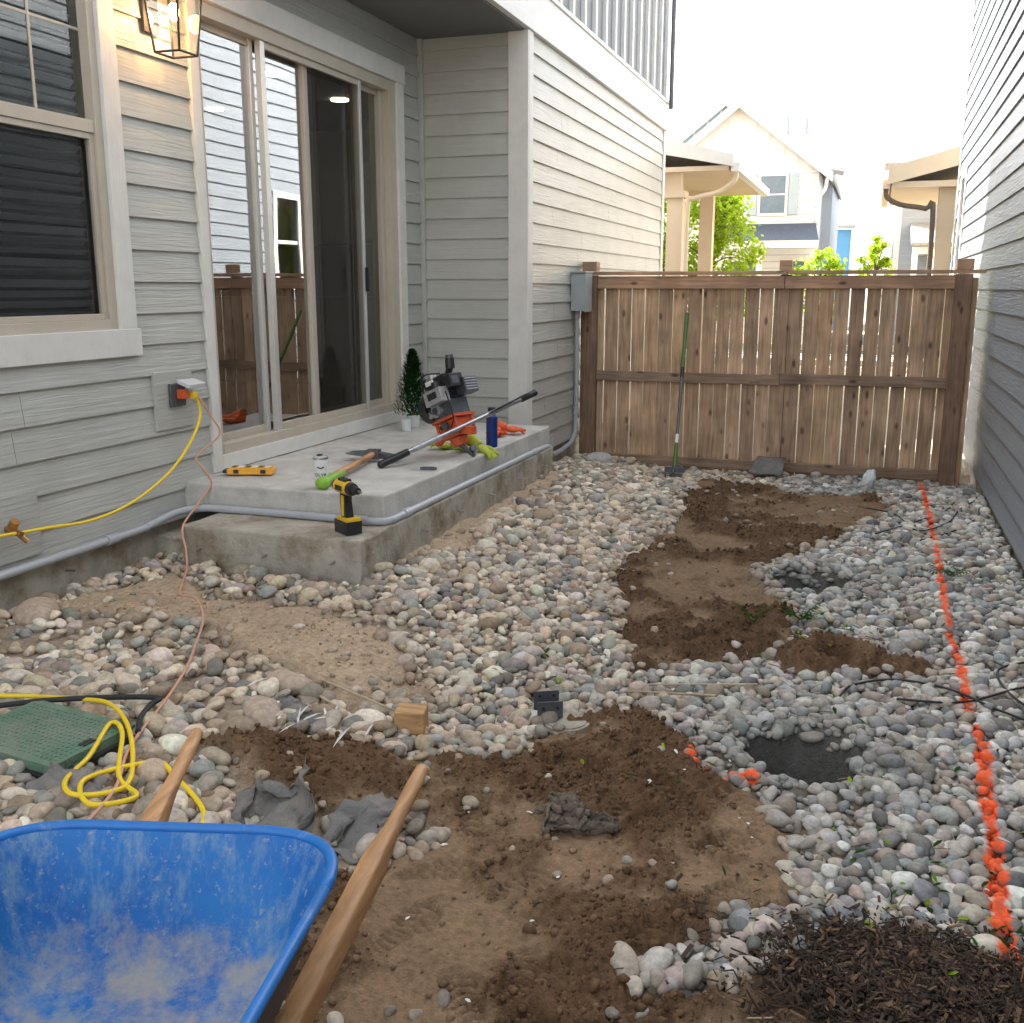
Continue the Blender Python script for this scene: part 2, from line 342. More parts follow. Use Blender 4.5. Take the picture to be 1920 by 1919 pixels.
def ground():
    def axis(fine,a,b,outer0,outer1):
        lo=[];s=.05;p=a
        while p>outer0: p-=s; s*=1.6; lo.append(max(p,outer0))
        hi=[];s=.05;p=b
        while p<outer1: p+=s; s*=1.6; hi.append(min(p,outer1))
        return np.array(lo[::-1]+list(fine)+hi)
    fx=list(np.arange(-3.72,-1.5,.014))+list(np.arange(-1.5,1.0,.009))
    xs=axis(np.array(fx),-3.72,1.0,-2500,2500)
    yf=[];p=.9
    while p<10.4: yf.append(p); p+=.0080+.0024*max(p-2.0,0)
    ys=axis(yf,.9,yf[-1],-2500,2500)
    X,Y=np.meshgrid(xs,ys); x=X.ravel();y=Y.ravel()
    inn=sst((x+3.9)/.2)*sst((1.15-x)/.15)*sst((y-.5)/.4)*sst((10.5-y)/.3)
    z=np.where(inn>0,ghei(np.clip(x,-4,2),np.clip(y,0,11))*inn,0)-.02*(1-inn)
    nx,ny=len(xs),len(ys)
    i=np.arange(nx*ny).reshape(ny,nx)
    q=np.stack([i[:-1,:-1],i[:-1,1:],i[1:,1:],i[1:,:-1]],-1).reshape(-1,4)
    me=bpy.data.meshes.new("ground"); set_mesh(me,np.stack([x,y,z],1),q)
    x=np.clip(x,-5,3);y=np.clip(y,-1,12)
    dm=dirtmask(x,y); w=sst((dm+.06)/.10)[:,None]
    gravelb=np.array([.27,.215,.16]); grey=np.array([.12,.12,.11])
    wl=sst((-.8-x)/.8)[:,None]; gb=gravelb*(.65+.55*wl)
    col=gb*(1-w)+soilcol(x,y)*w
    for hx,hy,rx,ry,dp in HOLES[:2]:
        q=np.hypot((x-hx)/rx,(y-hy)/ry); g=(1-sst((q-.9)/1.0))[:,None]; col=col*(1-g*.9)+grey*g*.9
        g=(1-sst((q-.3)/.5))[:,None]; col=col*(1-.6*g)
    mu=np.exp(-mulchq(x,y)*1.0)[:,None]; mu=np.clip(mu*2,0,1); col=col*(1-mu)+np.array([.06,.038,.024])*mu
    dl=np.minimum(dline(x,y,LINE),dline(x,y,MARK)); o=((dl+.03*(fbm(x,y,30,2,6)-.5))<.010)[:,None]
    col=np.where(o,np.array([.8,.12,.03]),col)
    col=np.where((inn<.5)[:,None],np.array([.30,.27,.21]),col)
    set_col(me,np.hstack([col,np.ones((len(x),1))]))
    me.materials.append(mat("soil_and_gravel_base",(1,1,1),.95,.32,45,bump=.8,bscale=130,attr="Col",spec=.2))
    o=bpy.data.objects.new("ground",me); COL.objects.link(o)
ground()
def ico(sub):
    bm=bmesh.new(); bmesh.ops.create_icosphere(bm,subdivisions=sub,radius=1); bm.verts.ensure_lookup_table()
    v=np.array([tuple(q.co) for q in bm.verts]);f=np.array([[a.index for a in p.verts] for p in bm.faces]); bm.free(); return v,f
def rocks_mesh(name,cx,cy,cz,rad,axes,tilt,cols,sub,material,paint=False,lump=.16,smooth=True):
    tv,tf=ico(sub); n=len(cx);k=len(tv)
    P=np.repeat(tv[None],n,0).astype(np.float32)
    for j in range(3):
        d=RS.normal(size=(n,1,3)); d/=np.linalg.norm(d,axis=2,keepdims=True); ph=RS.rand(n,1)*6.28
        P=P*(1+lump/(1+j*.5)*np.sin((P*d).sum(2)*(1.6+j*1.3)+ph))[:,:,None]
    P=P*axes[:,None,:]*rad[:,None,None]
    a=RS.rand(n)*6.283; t=tilt*RS.normal(size=n); t2=tilt*RS.normal(size=n)
    def rx(P,t):
        c,s=np.cos(t)[:,None],np.sin(t)[:,None]; return np.stack([P[...,0],P[...,1]*c-P[...,2]*s,P[...,1]*s+P[...,2]*c],-1)
    def ry(P,t):
        c,s=np.cos(t)[:,None],np.sin(t)[:,None]; return np.stack([P[...,0]*c+P[...,2]*s,P[...,1],-P[...,0]*s+P[...,2]*c],-1)
    def rz(P,t):
        c,s=np.cos(t)[:,None],np.sin(t)[:,None]; return np.stack([P[...,0]*c-P[...,1]*s,P[...,0]*s+P[...,1]*c,P[...,2]],-1)
    P=rz(rx(ry(P,t),t2),a); rel=P[...,2].copy()
    P=P+np.stack([cx,cy,cz],1)[:,None,:]
    C=np.repeat(cols[:,None,:],k,1).astype(np.float32)
    if paint:
        sel=np.where((cx>.3)&(cx<.65)|((cx>-.7)&(cx<-.15)&(cy>3.2)&(cy<3.75)))[0]
        xx=P[sel][...,0];yy=P[sel][...,1]
        dl=dline(xx,yy,LINE); dm=dline(xx,yy,MARK)
        nzv=fbm(xx,yy,28,2,6); seg=vn(xx*.3,yy,9,13)
        nearf=sst((5.0-yy)/1.5)
        msk=((dl<.008+nzv*(.014+.018*nearf))&(rel[sel]>-.1*rad[sel][:,None])&(seg>.08+.20*nearf))|((dm<.034*nzv+.008)&(vn(xx,yy,12,4)>.40)&(rel[sel]>0))
        C[sel]=np.where(msk[...,None],np.array([.88,.12,.03])*(.70+.45*nzv[...,None]),C[sel])
    F=(tf[None]+(np.arange(n)*k)[:,None,None]).reshape(-1,3)
    me=bpy.data.meshes.new(name); set_mesh(me,P.reshape(-1,3),F,smooth)
    set_col(me,np.concatenate([C,np.ones(C.shape[:2]+(1,),np.float32)],-1))
    me.materials.append(material)
    o=bpy.data.objects.new(name,me); COL.objects.link(o); return o
PAL=np.array([(.54,.46,.36),(.41,.385,.345),(.48,.385,.315),(.72,.67,.59),(.24,.235,.22),(.37,.295,.22),(.47,.445,.405),(.61,.54,.44),(.32,.33,.32),(.55,.47,.385),(.66,.61,.54),(.28,.255,.22)])
def blocked(x,y,m=0.0):
    b=(x>-3.45-m)&(x<-2.33+m)&(y>4.42-m)&(y<7.95+m)
    b|=(x<-3.64)|(x>.93)|((x<-2.72)&(y>8.2))|(y>9.9)
    b|=(x>-2.72)&(x<-2.22)&(y>2.27)&(y<2.64)
    return b
RM=mat("river_rock_surface",(1,1,1),.70,.30,45,bump=.2,bscale=150,attr="Col",spec=.35)
def scatter():
    sp=.0385; pts=[]
    for layer in range(2):
        gx=np.arange(-3.7,.98,sp);gy=np.arange(.9,9.95,sp*.92)
        X,Y=np.meshgrid(gx,gy); X=X+(np.arange(len(gy))%2)[:,None]*sp/2
        x=X.ravel()+RS.uniform(-.42,.42,X.size)*sp;y=Y.ravel()+RS.uniform(-.42,.42,X.size)*sp
        dm=dirtmask(x,y)
        p=1-sst((dm+.035)/.06)
        rare=.010+.035*sst((fbm(x,y,3,3,2)-.5)/.2)+.07*sst((sdist(x,y,D3)+.02)/.05)+.16*sst((sdist(x,y,D1b)+.08)/.1)
        p=np.maximum(p*.97,rare*(layer==0))
        if layer==1: p=p*.46*sst((fbm(x,y,2.4,3,10)-.25)/.3)
        thin=sst((fbm(x,y,1.9,4,14)-.43)/.12)*sst((-.9-x)/.6)*sst((4.6-y)/.6); p=p*(1-.74*thin)
        hol=np.zeros(x.shape)
        for hx,hy,rx,ry,dp in HOLES: hol=np.maximum(hol,1-sst((np.hypot((x-hx)/rx,(y-hy)/ry)-.85)/.2))
        p=p*(1-hol)
        p=p*(1-sst((np.exp(-mulchq(x,y))-.38)/.2))
        keep=(RS.rand(len(x))<p)&~blocked(x,y)
        pts.append((x[keep],y[keep],np.full(keep.sum(),layer),dm[keep]))
    x,y,ly,dm=[np.concatenate([q[i] for q in pts]) for i in range(4)]
    n=len(x)
    rad=np.clip(RS.lognormal(math.log(.0200),.32,n),.008,.044); rad=np.where((dm>.05),rad*.75,rad)
    rad=rad*(1+.14*sst((-1.0-x)/1)+.10*sst((y-4)/2))
    axes=np.stack([RS.uniform(1.0,1.5,n),RS.uniform(.85,1.1,n),RS.uniform(.55,.85,n)],1)
    z=ghei(x,y)+rad*axes[:,2]*.5+ly*.020-np.where(dm>.04,rad*.25,0)
    c=PAL[RS.randint(0,len(PAL),n)]*RS.uniform(.66,1.18,(n,1))*(1+RS.normal(size=(n,3))*.025)
    wc=sst((x+1.7)/1.6)[:,None]
    c=c*(np.array([1.04,.98,.90])*(1-wc)+np.array([.90,.94,.98])*wc)  # cool skylight tint painted into rock colours towards the right, warmer left
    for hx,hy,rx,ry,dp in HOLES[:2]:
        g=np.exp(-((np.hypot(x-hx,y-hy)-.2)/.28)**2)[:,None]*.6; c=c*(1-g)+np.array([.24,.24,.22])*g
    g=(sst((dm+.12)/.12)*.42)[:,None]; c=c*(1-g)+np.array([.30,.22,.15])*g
    c=np.clip(c,.03,.78)
    near=y<3.1
    for nm,mk,sub in(("river_rocks",near,3),("river_rocks_back",~near,2)):
        rocks_mesh(nm,x[mk],y[mk],z[mk],rad[mk],axes[mk],.28,c[mk],sub,RM,True)
    m=110000; x=RS.uniform(-3.6,.9,m);y=RS.uniform(1.0,9.2,m); dm=dirtmask(x,y); cr=crumb(x,y)
    k=(dm>-.03)&~blocked(x,y,.02)&(RS.rand(m)<.06+.84*cr)&((y<4)|(RS.rand(m)<.5))
    x=x[k];y=y[k];n=len(x); rad=np.clip(RS.lognormal(math.log(.0042),.6,n),.0018,.015)
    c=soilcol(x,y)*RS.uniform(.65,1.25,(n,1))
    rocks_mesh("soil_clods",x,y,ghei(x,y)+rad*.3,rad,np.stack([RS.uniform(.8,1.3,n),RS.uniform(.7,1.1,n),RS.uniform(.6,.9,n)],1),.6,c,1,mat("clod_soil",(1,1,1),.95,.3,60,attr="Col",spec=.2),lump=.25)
scatter()
GX=np.arange(-4,1.2,.02);GY=np.arange(.5,11,.02);GXX,GYY=np.meshgrid(GX,GY);GH=ghei(GXX,GYY)
def gz_fast(x,y):
    i=min(max(int((y-.5)/.02),0),len(GY)-1);j=min(max(int((x+4)/.02),0),len(GX)-1);return float(GH[i,j])
def chips(name,n,cx,cy,sx,sy,L,Wd,matn,zoff=.0,up=.5):
    mb=MB()
    for i in range(n):
        x=random.gauss(cx,sx);y=random.gauss(cy,sy)
        if x>.9: continue
        z=gz_fast(x,y)+random.uniform(0,zoff)
        l=random.uniform(*L)*random.uniform(.4,1);w=random.uniform(*Wd)*random.uniform(.4,1);t=random.uniform(.001,.004)
        R=rot('Z',random.uniform(0,360))@rot('Y',random.gauss(0,30)*up)@rot('X',random.gauss(0,30)*up)
        mb.obox((x,y,z+.004),(l,w,t),random.choice(matn),R)
    return mb.build(name)
mc=[mat("bark_chip_a",(.035,.022,.014),.95,.3,30),mat("bark_chip_b",(.07,.043,.027),.95,.3,30),mat("bark_chip_c",(.15,.09,.052),.95,.3,30)]
chips("mulch_pile",9500,MX+.01,MY-.01,.18,.125,(.010,.06),(.002,.012),[mc[0],mc[0],mc[0],mc[1],mc[1],mc[2]],.04,.9)
chips("twig_debris",520,.35,5.0,.45,2.2,(.03,.12),(.0015,.004),[mc[1],mc[2],mat("straw",(.38,.30,.19),.8,.2,30)],.04,.2)
def leaf(mb,c,l,w,k,R):
    c=V(c)
    p=[(-l/2,0,0),(-l*.15,w/2,l*.05),(l*.25,w*.35,l*.04),(l/2,0,-.02*l),(l*.25,-w*.35,l*.04),(-l*.15,-w/2,l*.05)]
    mb.add([c+R@V(q) for q in p],[(0,1,2,3,4,5)],k)
mb=MB()
for i in range(260):
    cx,cy,s=random.choice([(-.24,5.2,.22),(.1,5.15,.25),(.45,6.2,.3),(.1,3.4,.5),(.2,2.9,.3),(0,7.2,.4),(-.6,3.9,.5),(.6,2.6,.15)])
    x=random.gauss(cx,s);y=random.gauss(cy,s)
    if x>.9: continue
    leaf(mb,(x,y,gz_fast(x,y)+random.uniform(.02,.06)),random.uniform(.02,.05),random.uniform(.008,.018),random.choice(['leafd','leafd','leafy']),rot('Z',random.uniform(0,360))@rot('Y',random.uniform(-30,30)))
mb.build("fallen_leaves")
mb=MB()
for i in range(46):
    x=random.uniform(-1.3,.2);y=random.uniform(1.8,4.2)
    leaf(mb,(x,y,gz_fast(x,y)+.012),random.uniform(.01,.028),random.uniform(.006,.016),'paper',rot('Z',random.uniform(0,360))@rot('Y',random.uniform(-25,25)))
for i in range(16):
    x=random.gauss(-1.75,.18);y=random.gauss(2.95,.10)
    leaf(mb,(x,y,gz_fast(x,y)+.05),random.uniform(.05,.11),random.uniform(.006,.014),'paper',rot('Z',random.uniform(40,140))@rot('Y',random.uniform(-35,35)))
mb.build("paper_litter")
mb=MB()
for cx,cy,n in((-.24,5.16,9),(.50,6.25,7),(-.45,4.95,4)):
    z0=gz_fast(cx,cy)
    for i in range(n):
        a=2*math.pi*i/n+random.uniform(-.3,.3);l=random.uniform(.08,.14);p0=V((cx,cy,z0+.02));p1=p0+V((math.cos(a)*l,math.sin(a)*l,random.uniform(.04,.09)))
        mb.tube([p0,(p0+p1)/2+V((0,0,.025)),p1],.0015,'leafd',5,4)
        for j in range(3,9):
            c=p0.lerp(p1,j/8)+V((0,0,.015))
            for sgn in(-1,1): leaf(mb,c+V((-math.sin(a),math.cos(a),0))*sgn*.014,.032,.010,'leafd',rot('Z',math.degrees(a)+sgn*60)@rot('Y',15))
mb.build("weed_plant")
# ---------------------------------------------------------------- siding helper
def spans(s0,s1,ops,za,zb):
    r=[(s0,s1)]
    for (a,b,c,d) in ops:
        if c<zb-1e-5 and d>za+1e-5:
            q=[]
            for (u,v) in r:
                if b<=u or a>=v: q.append((u,v)); continue
                if a>u: q.append((u,a))
                if b<v: q.append((b,v))
            r=q
    return r
def siding(mb,O,U,Nn,z0,z1,s0,s1,k,ops=[],ex=.165,seed=1,seam=3.2,lap=.023):
    rnd=random.Random(seed); O=V(O);U=V(U);Nn=V(Nn)
    P=lambda s,n,z:O+U*s+Nn*n+V((0,0,z))
    z=z0
    while z<z1-1e-4:
        zt=min(z+ex,z1)
        cuts=sorted(set([z,zt]+[c for o in ops for c in(o[2],o[3]) if z<c<zt]))
        off=rnd.uniform(0,seam)
        for a,b in zip(cuts,cuts[1:]):
            na=lap-(lap-.005)*(a-z)/ex; nb=lap-(lap-.005)*(b-z)/ex
            for (u,v) in spans(s0,s1,ops,a,b):
                pos=[u]
                if seam:
                    q=s0+off
                    while q<v:
                        if q>u+.3 and q<v-.3: pos.append(q)
                        q+=seam
                pos.append(v)
                for i in range(len(pos)-1):
                    p=pos[i]+(.0015 if i else 0);r=pos[i+1]-(.0015 if i<len(pos)-2 else 0)
                    mb.hexa([P(p,0,a),P(p,na,a),P(r,na,a),P(r,0,a),P(p,0,b),P(p,nb,b),P(r,nb,b),P(r,0,b)],k)
        z+=ex
def backing(mb,O,U,Nn,z0,z1,s0,s1,k,ops=[],th=.14):
    O=V(O);U=V(U);Nn=V(Nn);P=lambda s,n,z:O+U*s+Nn*n+V((0,0,z))
    cuts=sorted(set([z0,z1]+[c for o in ops for c in(o[2],o[3]) if z0<c<z1]))
    for a,b in zip(cuts,cuts[1:]):
        for (u,v) in spans(s0,s1,ops,a,b):
            mb.hexa([P(u,-th,a),P(u,-.001,a),P(v,-.001,a),P(v,-th,a),P(u,-th,b),P(u,-.001,b),P(v,-.001,b),P(v,-th,b)],k)
# ---------------------------------------------------------------- left house
XA=-3.68;XB=-2.75;YR=8.28
LH=empty("gray_siding_house")
mb=MB()
wop=(3.02,4.40,1.44,3.48);dop=(5.20,7.78,.66,3.22)
siding(mb,(XA,0,0),(0,1,0),(1,0,0),.36,3.63,-1.5,YR-.03,'sidA',[(2.90,4.52,1.30,3.58),(5.12,7.90,.3,3.36),(8.22,8.3,.2,3.7)],seed=3)
siding(mb,(0,YR,0),(1,0,0),(0,-1,0),.40,3.63,XA+.045,XB-.14,'sidA',seed=4,seam=0)
siding(mb,(XB,0,0),(0,1,0),(1,0,0),.20,3.64,YR+.11,13.9,'sidA',seed=8)
backing(mb,(XA,0,0),(0,1,0),(1,0,0),.36,3.63,-1.5,YR,'trim',[wop,dop])
backing(mb,(0,YR,0),(1,0,0),(0,-1,0),.36,3.63,XA-.0,XB-.002,'trim')
backing(mb,(XB,0,0),(0,1,0),(1,0,0),.18,3.64,YR+.142,14,'trim')
backing(mb,(0,14.0,0),(1,0,0),(0,1,0),.0,3.64,-9,XB,'trim')
mb.build("walls_siding",LH)
mb=MB()
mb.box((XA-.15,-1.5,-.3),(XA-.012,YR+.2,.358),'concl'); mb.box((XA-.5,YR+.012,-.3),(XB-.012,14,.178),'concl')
mb.build("foundation",LH)
mb=MB()
def tx(y0,y1,z0,z1,n0=0,n1=.034,k='trim'): mb.box((XA+n0,y0,z0),(XA+n1,y1,z1),k)
tx(4.40,4.52,1.44,3.48);tx(2.90,3.02,1.44,3.48);tx(2.90,4.52,3.48,3.58);tx(2.88,4.54,1.30,1.44,0,.040)
tx(5.12,5.20,.565,3.22);tx(7.78,7.90,.565,3.22);tx(5.10,7.92,3.22,3.36,0,.040);tx(5.20,7.78,.565,.66,0,.036)
mb.box((XA+.001,8.225,.4),(XA+.05,8.279,3.63),'sidA')
mb.box((XB-.14,YR-.030,.36),(XB+.030,YR,3.64),'trim');mb.box((XB,YR+.002,.2),(XB+.030,YR+.11,3.64),'trim')
mb.box((XB-.16,13.9,.2),(XB+.03,14.03,3.64),'trim')
mb.box((XB-.01,5.4,3.645),(XB+.045,14.05,3.97),'trimw')
mb.box((XB-.01,5.4,3.972),(XB+.06,14.06,4.01),'trimw')
mb.box((XA,5.38,3.645),(XB-.012,5.44,4.0),'trimw')
mb.build("trim_boards",LH,.003)
mb=MB()
mb.box((XA-.2,5.44,3.632),(XB-.012,YR+.1,3.70),'soffit')
mb.build("soffit",LH)
mb=MB()
mb.box((-8.5,5.45,3.975),(XB,14,7.6),'bb'); mb.box((-8.5,-1.5,3.634),(XA,5.37,7.6),'bb')
y=5.5
while y<14.0:
    mb.box((XB-.004,y,4.012),(XB+.038,y+.065,7.6),'trimw'); y+=.40
y=-1.5
while y<5.3:
    mb.box((XA-.004,y,3.64),(XA+.03,y+.06,7.6),'trimw'); y+=.40
mb.build("upper_storey",LH)
mb=MB()
mb.hexa([(-2.4,-1.8,7.6),(-2.4,14.4,7.6),(-5.6,14.4,9.2),(-5.6,-1.8,9.2),(-2.4,-1.8,7.75),(-2.4,14.4,7.75),(-5.6,14.4,9.35),(-5.6,-1.8,9.35)],'shing')
mb.hexa([(-5.602,-1.8,9.2),(-5.602,14.4,9.2),(-8.8,14.4,7.6),(-8.8,-1.8,7.6),(-5.602,-1.8,9.35),(-5.602,14.4,9.35),(-8.8,14.4,7.75),(-8.8,-1.8,7.75)],'shing')
mb.build("roof",LH)
mb=MB()
mb.tube([(XB+.10,13.92,7.5),(XB+.10,13.92,4.2),(XB+.10,13.92,3.9)],.030,'soffit',8,1); mb.build("downspout",LH)
mb=MB()
def fbx(y0,y1,z0,z1,xa,xb,k): mb.box((xa,y0,z0),(xb,y1,z1),k)
for (y0,y1,z0,z1) in((3.02,3.07,1.44,3.48),(4.35,4.40,1.44,3.48),(3.07,4.35,1.44,1.49),(3.07,4.35,3.43,3.48)): fbx(y0,y1,z0,z1,XA-.09,XA+.012,'frame')
fbx(3.07,4.35,2.39,2.45,XA-.06,XA+.004,'frame')
for (y0,y1,z0,z1) in((3.07,3.10,1.49,2.39),(4.32,4.35,1.49,2.39),(3.10,4.32,1.49,1.52),(3.10,4.32,2.36,2.39)): fbx(y0,y1,z0,z1,XA-.035,XA-.005,'frame')
fbx(4.02,4.034,2.45,3.43,XA-.052,XA-.040,'frame');fbx(3.07,4.35,2.86,2.874,XA-.050,XA-.042,'frame');fbx(3.40,3.414,2.45,3.43,XA-.052,XA-.040,'frame')
mb.build("window_frame",LH,.002)
mb=MB()
mb.add([(XA-.046,3.05,1.47),(XA-.046,4.37,1.47),(XA-.046,4.37,3.45),(XA-.046,3.05,3.45)],[(0,1,2,3)],'glassw')
mb.add([(XA-.02,3.09,1.51),(XA-.02,4.33,1.51),(XA-.02,4.33,2.37),(XA-.02,3.09,2.37)],[(0,1,2,3)],'screenw')
mb.build("window_panes",LH)
mb=MB(); z=1.52
rr=random.Random(9)
while z<3.42:
    tl=-34+rr.uniform(-4,4)+(rr.uniform(-14,14) if z<2.0 else 0)
    mb.obox((XA-.095,3.71,z),(.046,1.26,.0025),'blind',rot('Y',tl)@rot('X',rr.uniform(-.35,.35)*(2.5 if z<2 else 1))); z+=.050
mb.build("window_blinds",LH)
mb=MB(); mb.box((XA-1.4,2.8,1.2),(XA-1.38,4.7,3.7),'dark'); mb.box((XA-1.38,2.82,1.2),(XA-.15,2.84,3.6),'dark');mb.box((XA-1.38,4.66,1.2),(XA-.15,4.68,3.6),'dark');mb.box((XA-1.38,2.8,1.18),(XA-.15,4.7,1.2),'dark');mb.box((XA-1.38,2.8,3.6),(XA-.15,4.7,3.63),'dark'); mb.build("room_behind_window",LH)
mb=MB()
def fb(y0,y1,z0,z1,n0,n1,k='frame'): mb.box((XA+n0,y0,z0),(XA+n1,y1,z1),k)
fb(5.20,5.245,.66,3.22,-.13,.014);fb(7.66,7.78,.66,3.22,-.13,.014);fb(5.245,7.66,3.14,3.22,-.13,.012);fb(5.245,7.66,.66,.72,-.13,.018)
fb(7.60,7.66,.72,3.14,-.13,-.04)
fb(5.845,5.885,.72,3.14,-.105,-.055,'silver');fb(5.895,5.945,.72,3.14,-.045,-.005,'silver')
fb(5.245,5.27,.72,3.14,-.105,-.055)
fb(6.47,6.535,.72,3.14,-.100,-.050);fb(7.20,7.235,.72,3.14,-.045,-.005,'silver');fb(7.245,7.285,.72,3.14,-.105,-.050)
for (a,b,n) in((5.27,5.845,-.095),(5.945,7.20,-.04),(7.285,7.60,-.095)):
    fb(a,b,.72,.765,n,n+.03);fb(a,b,3.10,3.14,n,n+.03)
mb.box((XA+.001,7.205,1.62),(XA+.03,7.225,1.80),'black')
mb.build("door_frame",LH,.002)
mb=MB()
for (a,b,n,k) in((5.26,5.86,-.08,'glass'),(5.90,6.50,-.078,'glass'),(6.50,7.26,-.082,'glassw'),(7.26,7.62,-.08,'glassw'),(6.535,7.21,-.02,'screen')):
    mb.add([(XA+n,a,.74),(XA+n,b,.74),(XA+n,b,3.12),(XA+n,a,3.12)],[(0,1,2,3)],k)
mb.build("door_glass",LH)
mb=MB()
x0=-8.2
mb.box((x0,4.72,.60),(XA-.14,10.4,.64),'floorw');mb.box((x0,4.72,3.3),(XA-.14,10.4,3.34),'room');mb.box((x0-.05,4.72,.6),(x0,10.4,3.3),'room')
mb.box((x0,4.70,.6),(XA-.14,4.72,3.3),'room');mb.box((x0,10.4,.6),(XA-.14,10.42,3.3),'room');mb.box((XA-.139,8.30,.6),(XA-.12,10.4,3.3),'room')
mb.box((-6.4,5.2,.64),(-5.6,7.4,.70),'dark');mb.box((-7.9,5.0,.64),(-7.2,8.0,1.55),'dark');mb.box((-7.6,9.7,.64),(-4.6,10.35,1.55),'room');mb.box((-7.0,9.9,2.1),(-4.6,10.35,2.9),'room')
for a,b in((-6.3,5.3),(-5.7,5.3),(-6.3,7.3),(-5.7,7.3)): mb.cyl((a,b,.7),(a,b,1.35),.025,'silver')
mb.box((-6.5,5.1,1.35),(-5.5,7.5,1.39),'room')
mb.build("room_behind_door",LH)
mb=MB(); ml=emit_mat("downlight_glow",(1,.84,.6),22)
for (a,b) in((-4.65,8.71),(-4.59,7.53),(-6.0,8.76),(-4.6,6.2)): mb.cyl((a,b,3.285),(a,b,3.298),.08,ml,n=20)
mb.build("ceiling_downlights",LH)
# wall lantern
WL=empty("wall_lantern"); mb=MB(); lx,ly=-3.50,4.80;z0,z1=2.83,3.16;w0,w1=.075,.105
mb.box((XA+.022,ly-.06,2.94),(XA+.04,ly+.06,3.26),'black')
mb.tube([(XA+.04,ly,3.21),(-3.58,ly,3.26),(lx,ly,3.23)],.009,'black',8,5)
cz=[(sx*w0,sy*w0,z0) for sx,sy in((-1,-1),(1,-1),(1,1),(-1,1))];ct=[(sx*w1,sy*w1,z1) for sx,sy in((-1,-1),(1,-1),(1,1),(-1,1))]
P=lambda q:(lx+q[0],ly+q[1],q[2])
for i in range(4):
    mb.cyl(P(cz[i]),P(ct[i]),.0065,'black',n=6); mb.cyl(P(cz[i]),P(cz[(i+1)%4]),.0065,'black',n=6); mb.cyl(P(ct[i]),P(ct[(i+1)%4]),.008,'black',n=6)
mb.hexa([P((-w1,-w1,z1)),P((w1,-w1,z1)),P((w1,w1,z1)),P((-w1,w1,z1)),P((-.03,-.03,z1+.07)),P((.03,-.03,z1+.07)),P((.03,.03,z1+.07)),P((-.03,.03,z1+.07))],'black')
mb.cyl(P((0,0,z1)),P((0,0,z1-.07)),.016,'black'); mb.build("lantern_frame",WL)
mb=MB(); mb.sph(P((0,0,z1-.13)),(.030,.030,.045),emit_mat("warm_bulb",(1,.60,.22),30)); mb.build("bulb",WL)
mb=MB()
for i in range(4): mb.add([P(cz[i]),P(cz[(i+1)%4]),P(ct[(i+1)%4]),P(ct[i])],[(0,1,2,3)],'lglass')
mb.build("lantern_glass",WL)
li=bpy.data.lights.new("lantern_bulb_light",'POINT'); li.energy=22; li.color=(1,.58,.26); li.shadow_soft_size=.05; lo=bpy.data.objects.new("lantern_light",li); COL.objects.link(lo); lo.location=(lx,ly,z1-.13); lo.parent=WL
OU=empty("outdoor_outlet"); mb=MB()
mb.box((XA+.012,4.62,.88),(XA+.034,4.95,1.20),'sidA'); mb.box((XA+.034,4.73,1.0),(XA+.052,4.86,1.13),'dsteel')
mb.obox((XA+.085,4.87,1.125),(.085,.15,.022),'clear',rot('Y',18)); mb.obox((XA+.075,4.80,1.07),(.05,.04,.05),'orange'); mb.obox((XA+.09,4.86,1.06),(.06,.035,.035),'yellow')
mb.build("cover_and_plugs",OU,.003)
FA=MB(); FA.box((XA+.01,3.38,.42),(XA+.034,3.72,.72),'sidA'); FA.cyl((XA+.03,3.52,.58),(XA+.12,3.52,.56),.014,'brass');FA.cyl((XA+.09,3.52,.57),(XA+.12,3.55,.52),.012,'brass');FA.cyl((XA+.07,3.52,.59),(XA+.09,3.52,.62),.022,'brass')
FA.build("hose_bib")
EB=empty("electrical_conduit"); mb=MB()
r=.021;x=XA+.06
mb.tube([(x,-1.4,.385),(x,2,.385),(x,4.2,.385),(x,4.45,.392),(x+.03,4.66,.425),(x+.12,4.77,.432),(x+.3,4.80,.430),(-2.9,4.80,.430),(-2.55,4.79,.430),(-2.42,4.80,.430),(-2.372,4.86,.428),(-2.372,5.1,.428),(-2.372,6.5,.425),(-2.372,7.6,.42),(-2.40,7.85,.38),(-2.52,8.3,.27),(-2.64,8.8,.18),(-2.70,9.3,.15),(-2.70,9.62,.20),(-2.70,9.72,.40),(-2.70,9.72,1.40)],r,'pvc',12,7)
for a,b in(((x,2.6,.385),(x,2.7,.385)),((x,4.12,.385),(x,4.2,.385)),((-2.55,4.795,.430),(-2.47,4.795,.430)),((-2.372,5.02,.428),(-2.372,5.1,.428)),((-2.372,7.3,.422),(-2.372,7.4,.422)),((-2.70,9.72,.42),(-2.70,9.72,.50)),((-2.70,9.72,1.36),(-2.70,9.72,1.44))): mb.cyl(a,b,.0265,'pvc')
mb.build("conduit_pipe",EB)
mb=MB(); mb.box((XB+.018,9.60,1.43),(XB+.15,9.84,1.78),'box');mb.box((XB+.15,9.59,1.42),(XB+.162,9.85,1.784),'box');mb.box((XB+.02,9.58,1.785),(XB+.17,9.86,1.80),'box')
mb.build("disconnect_box",EB,.004)
ST=empty("concrete_steps")
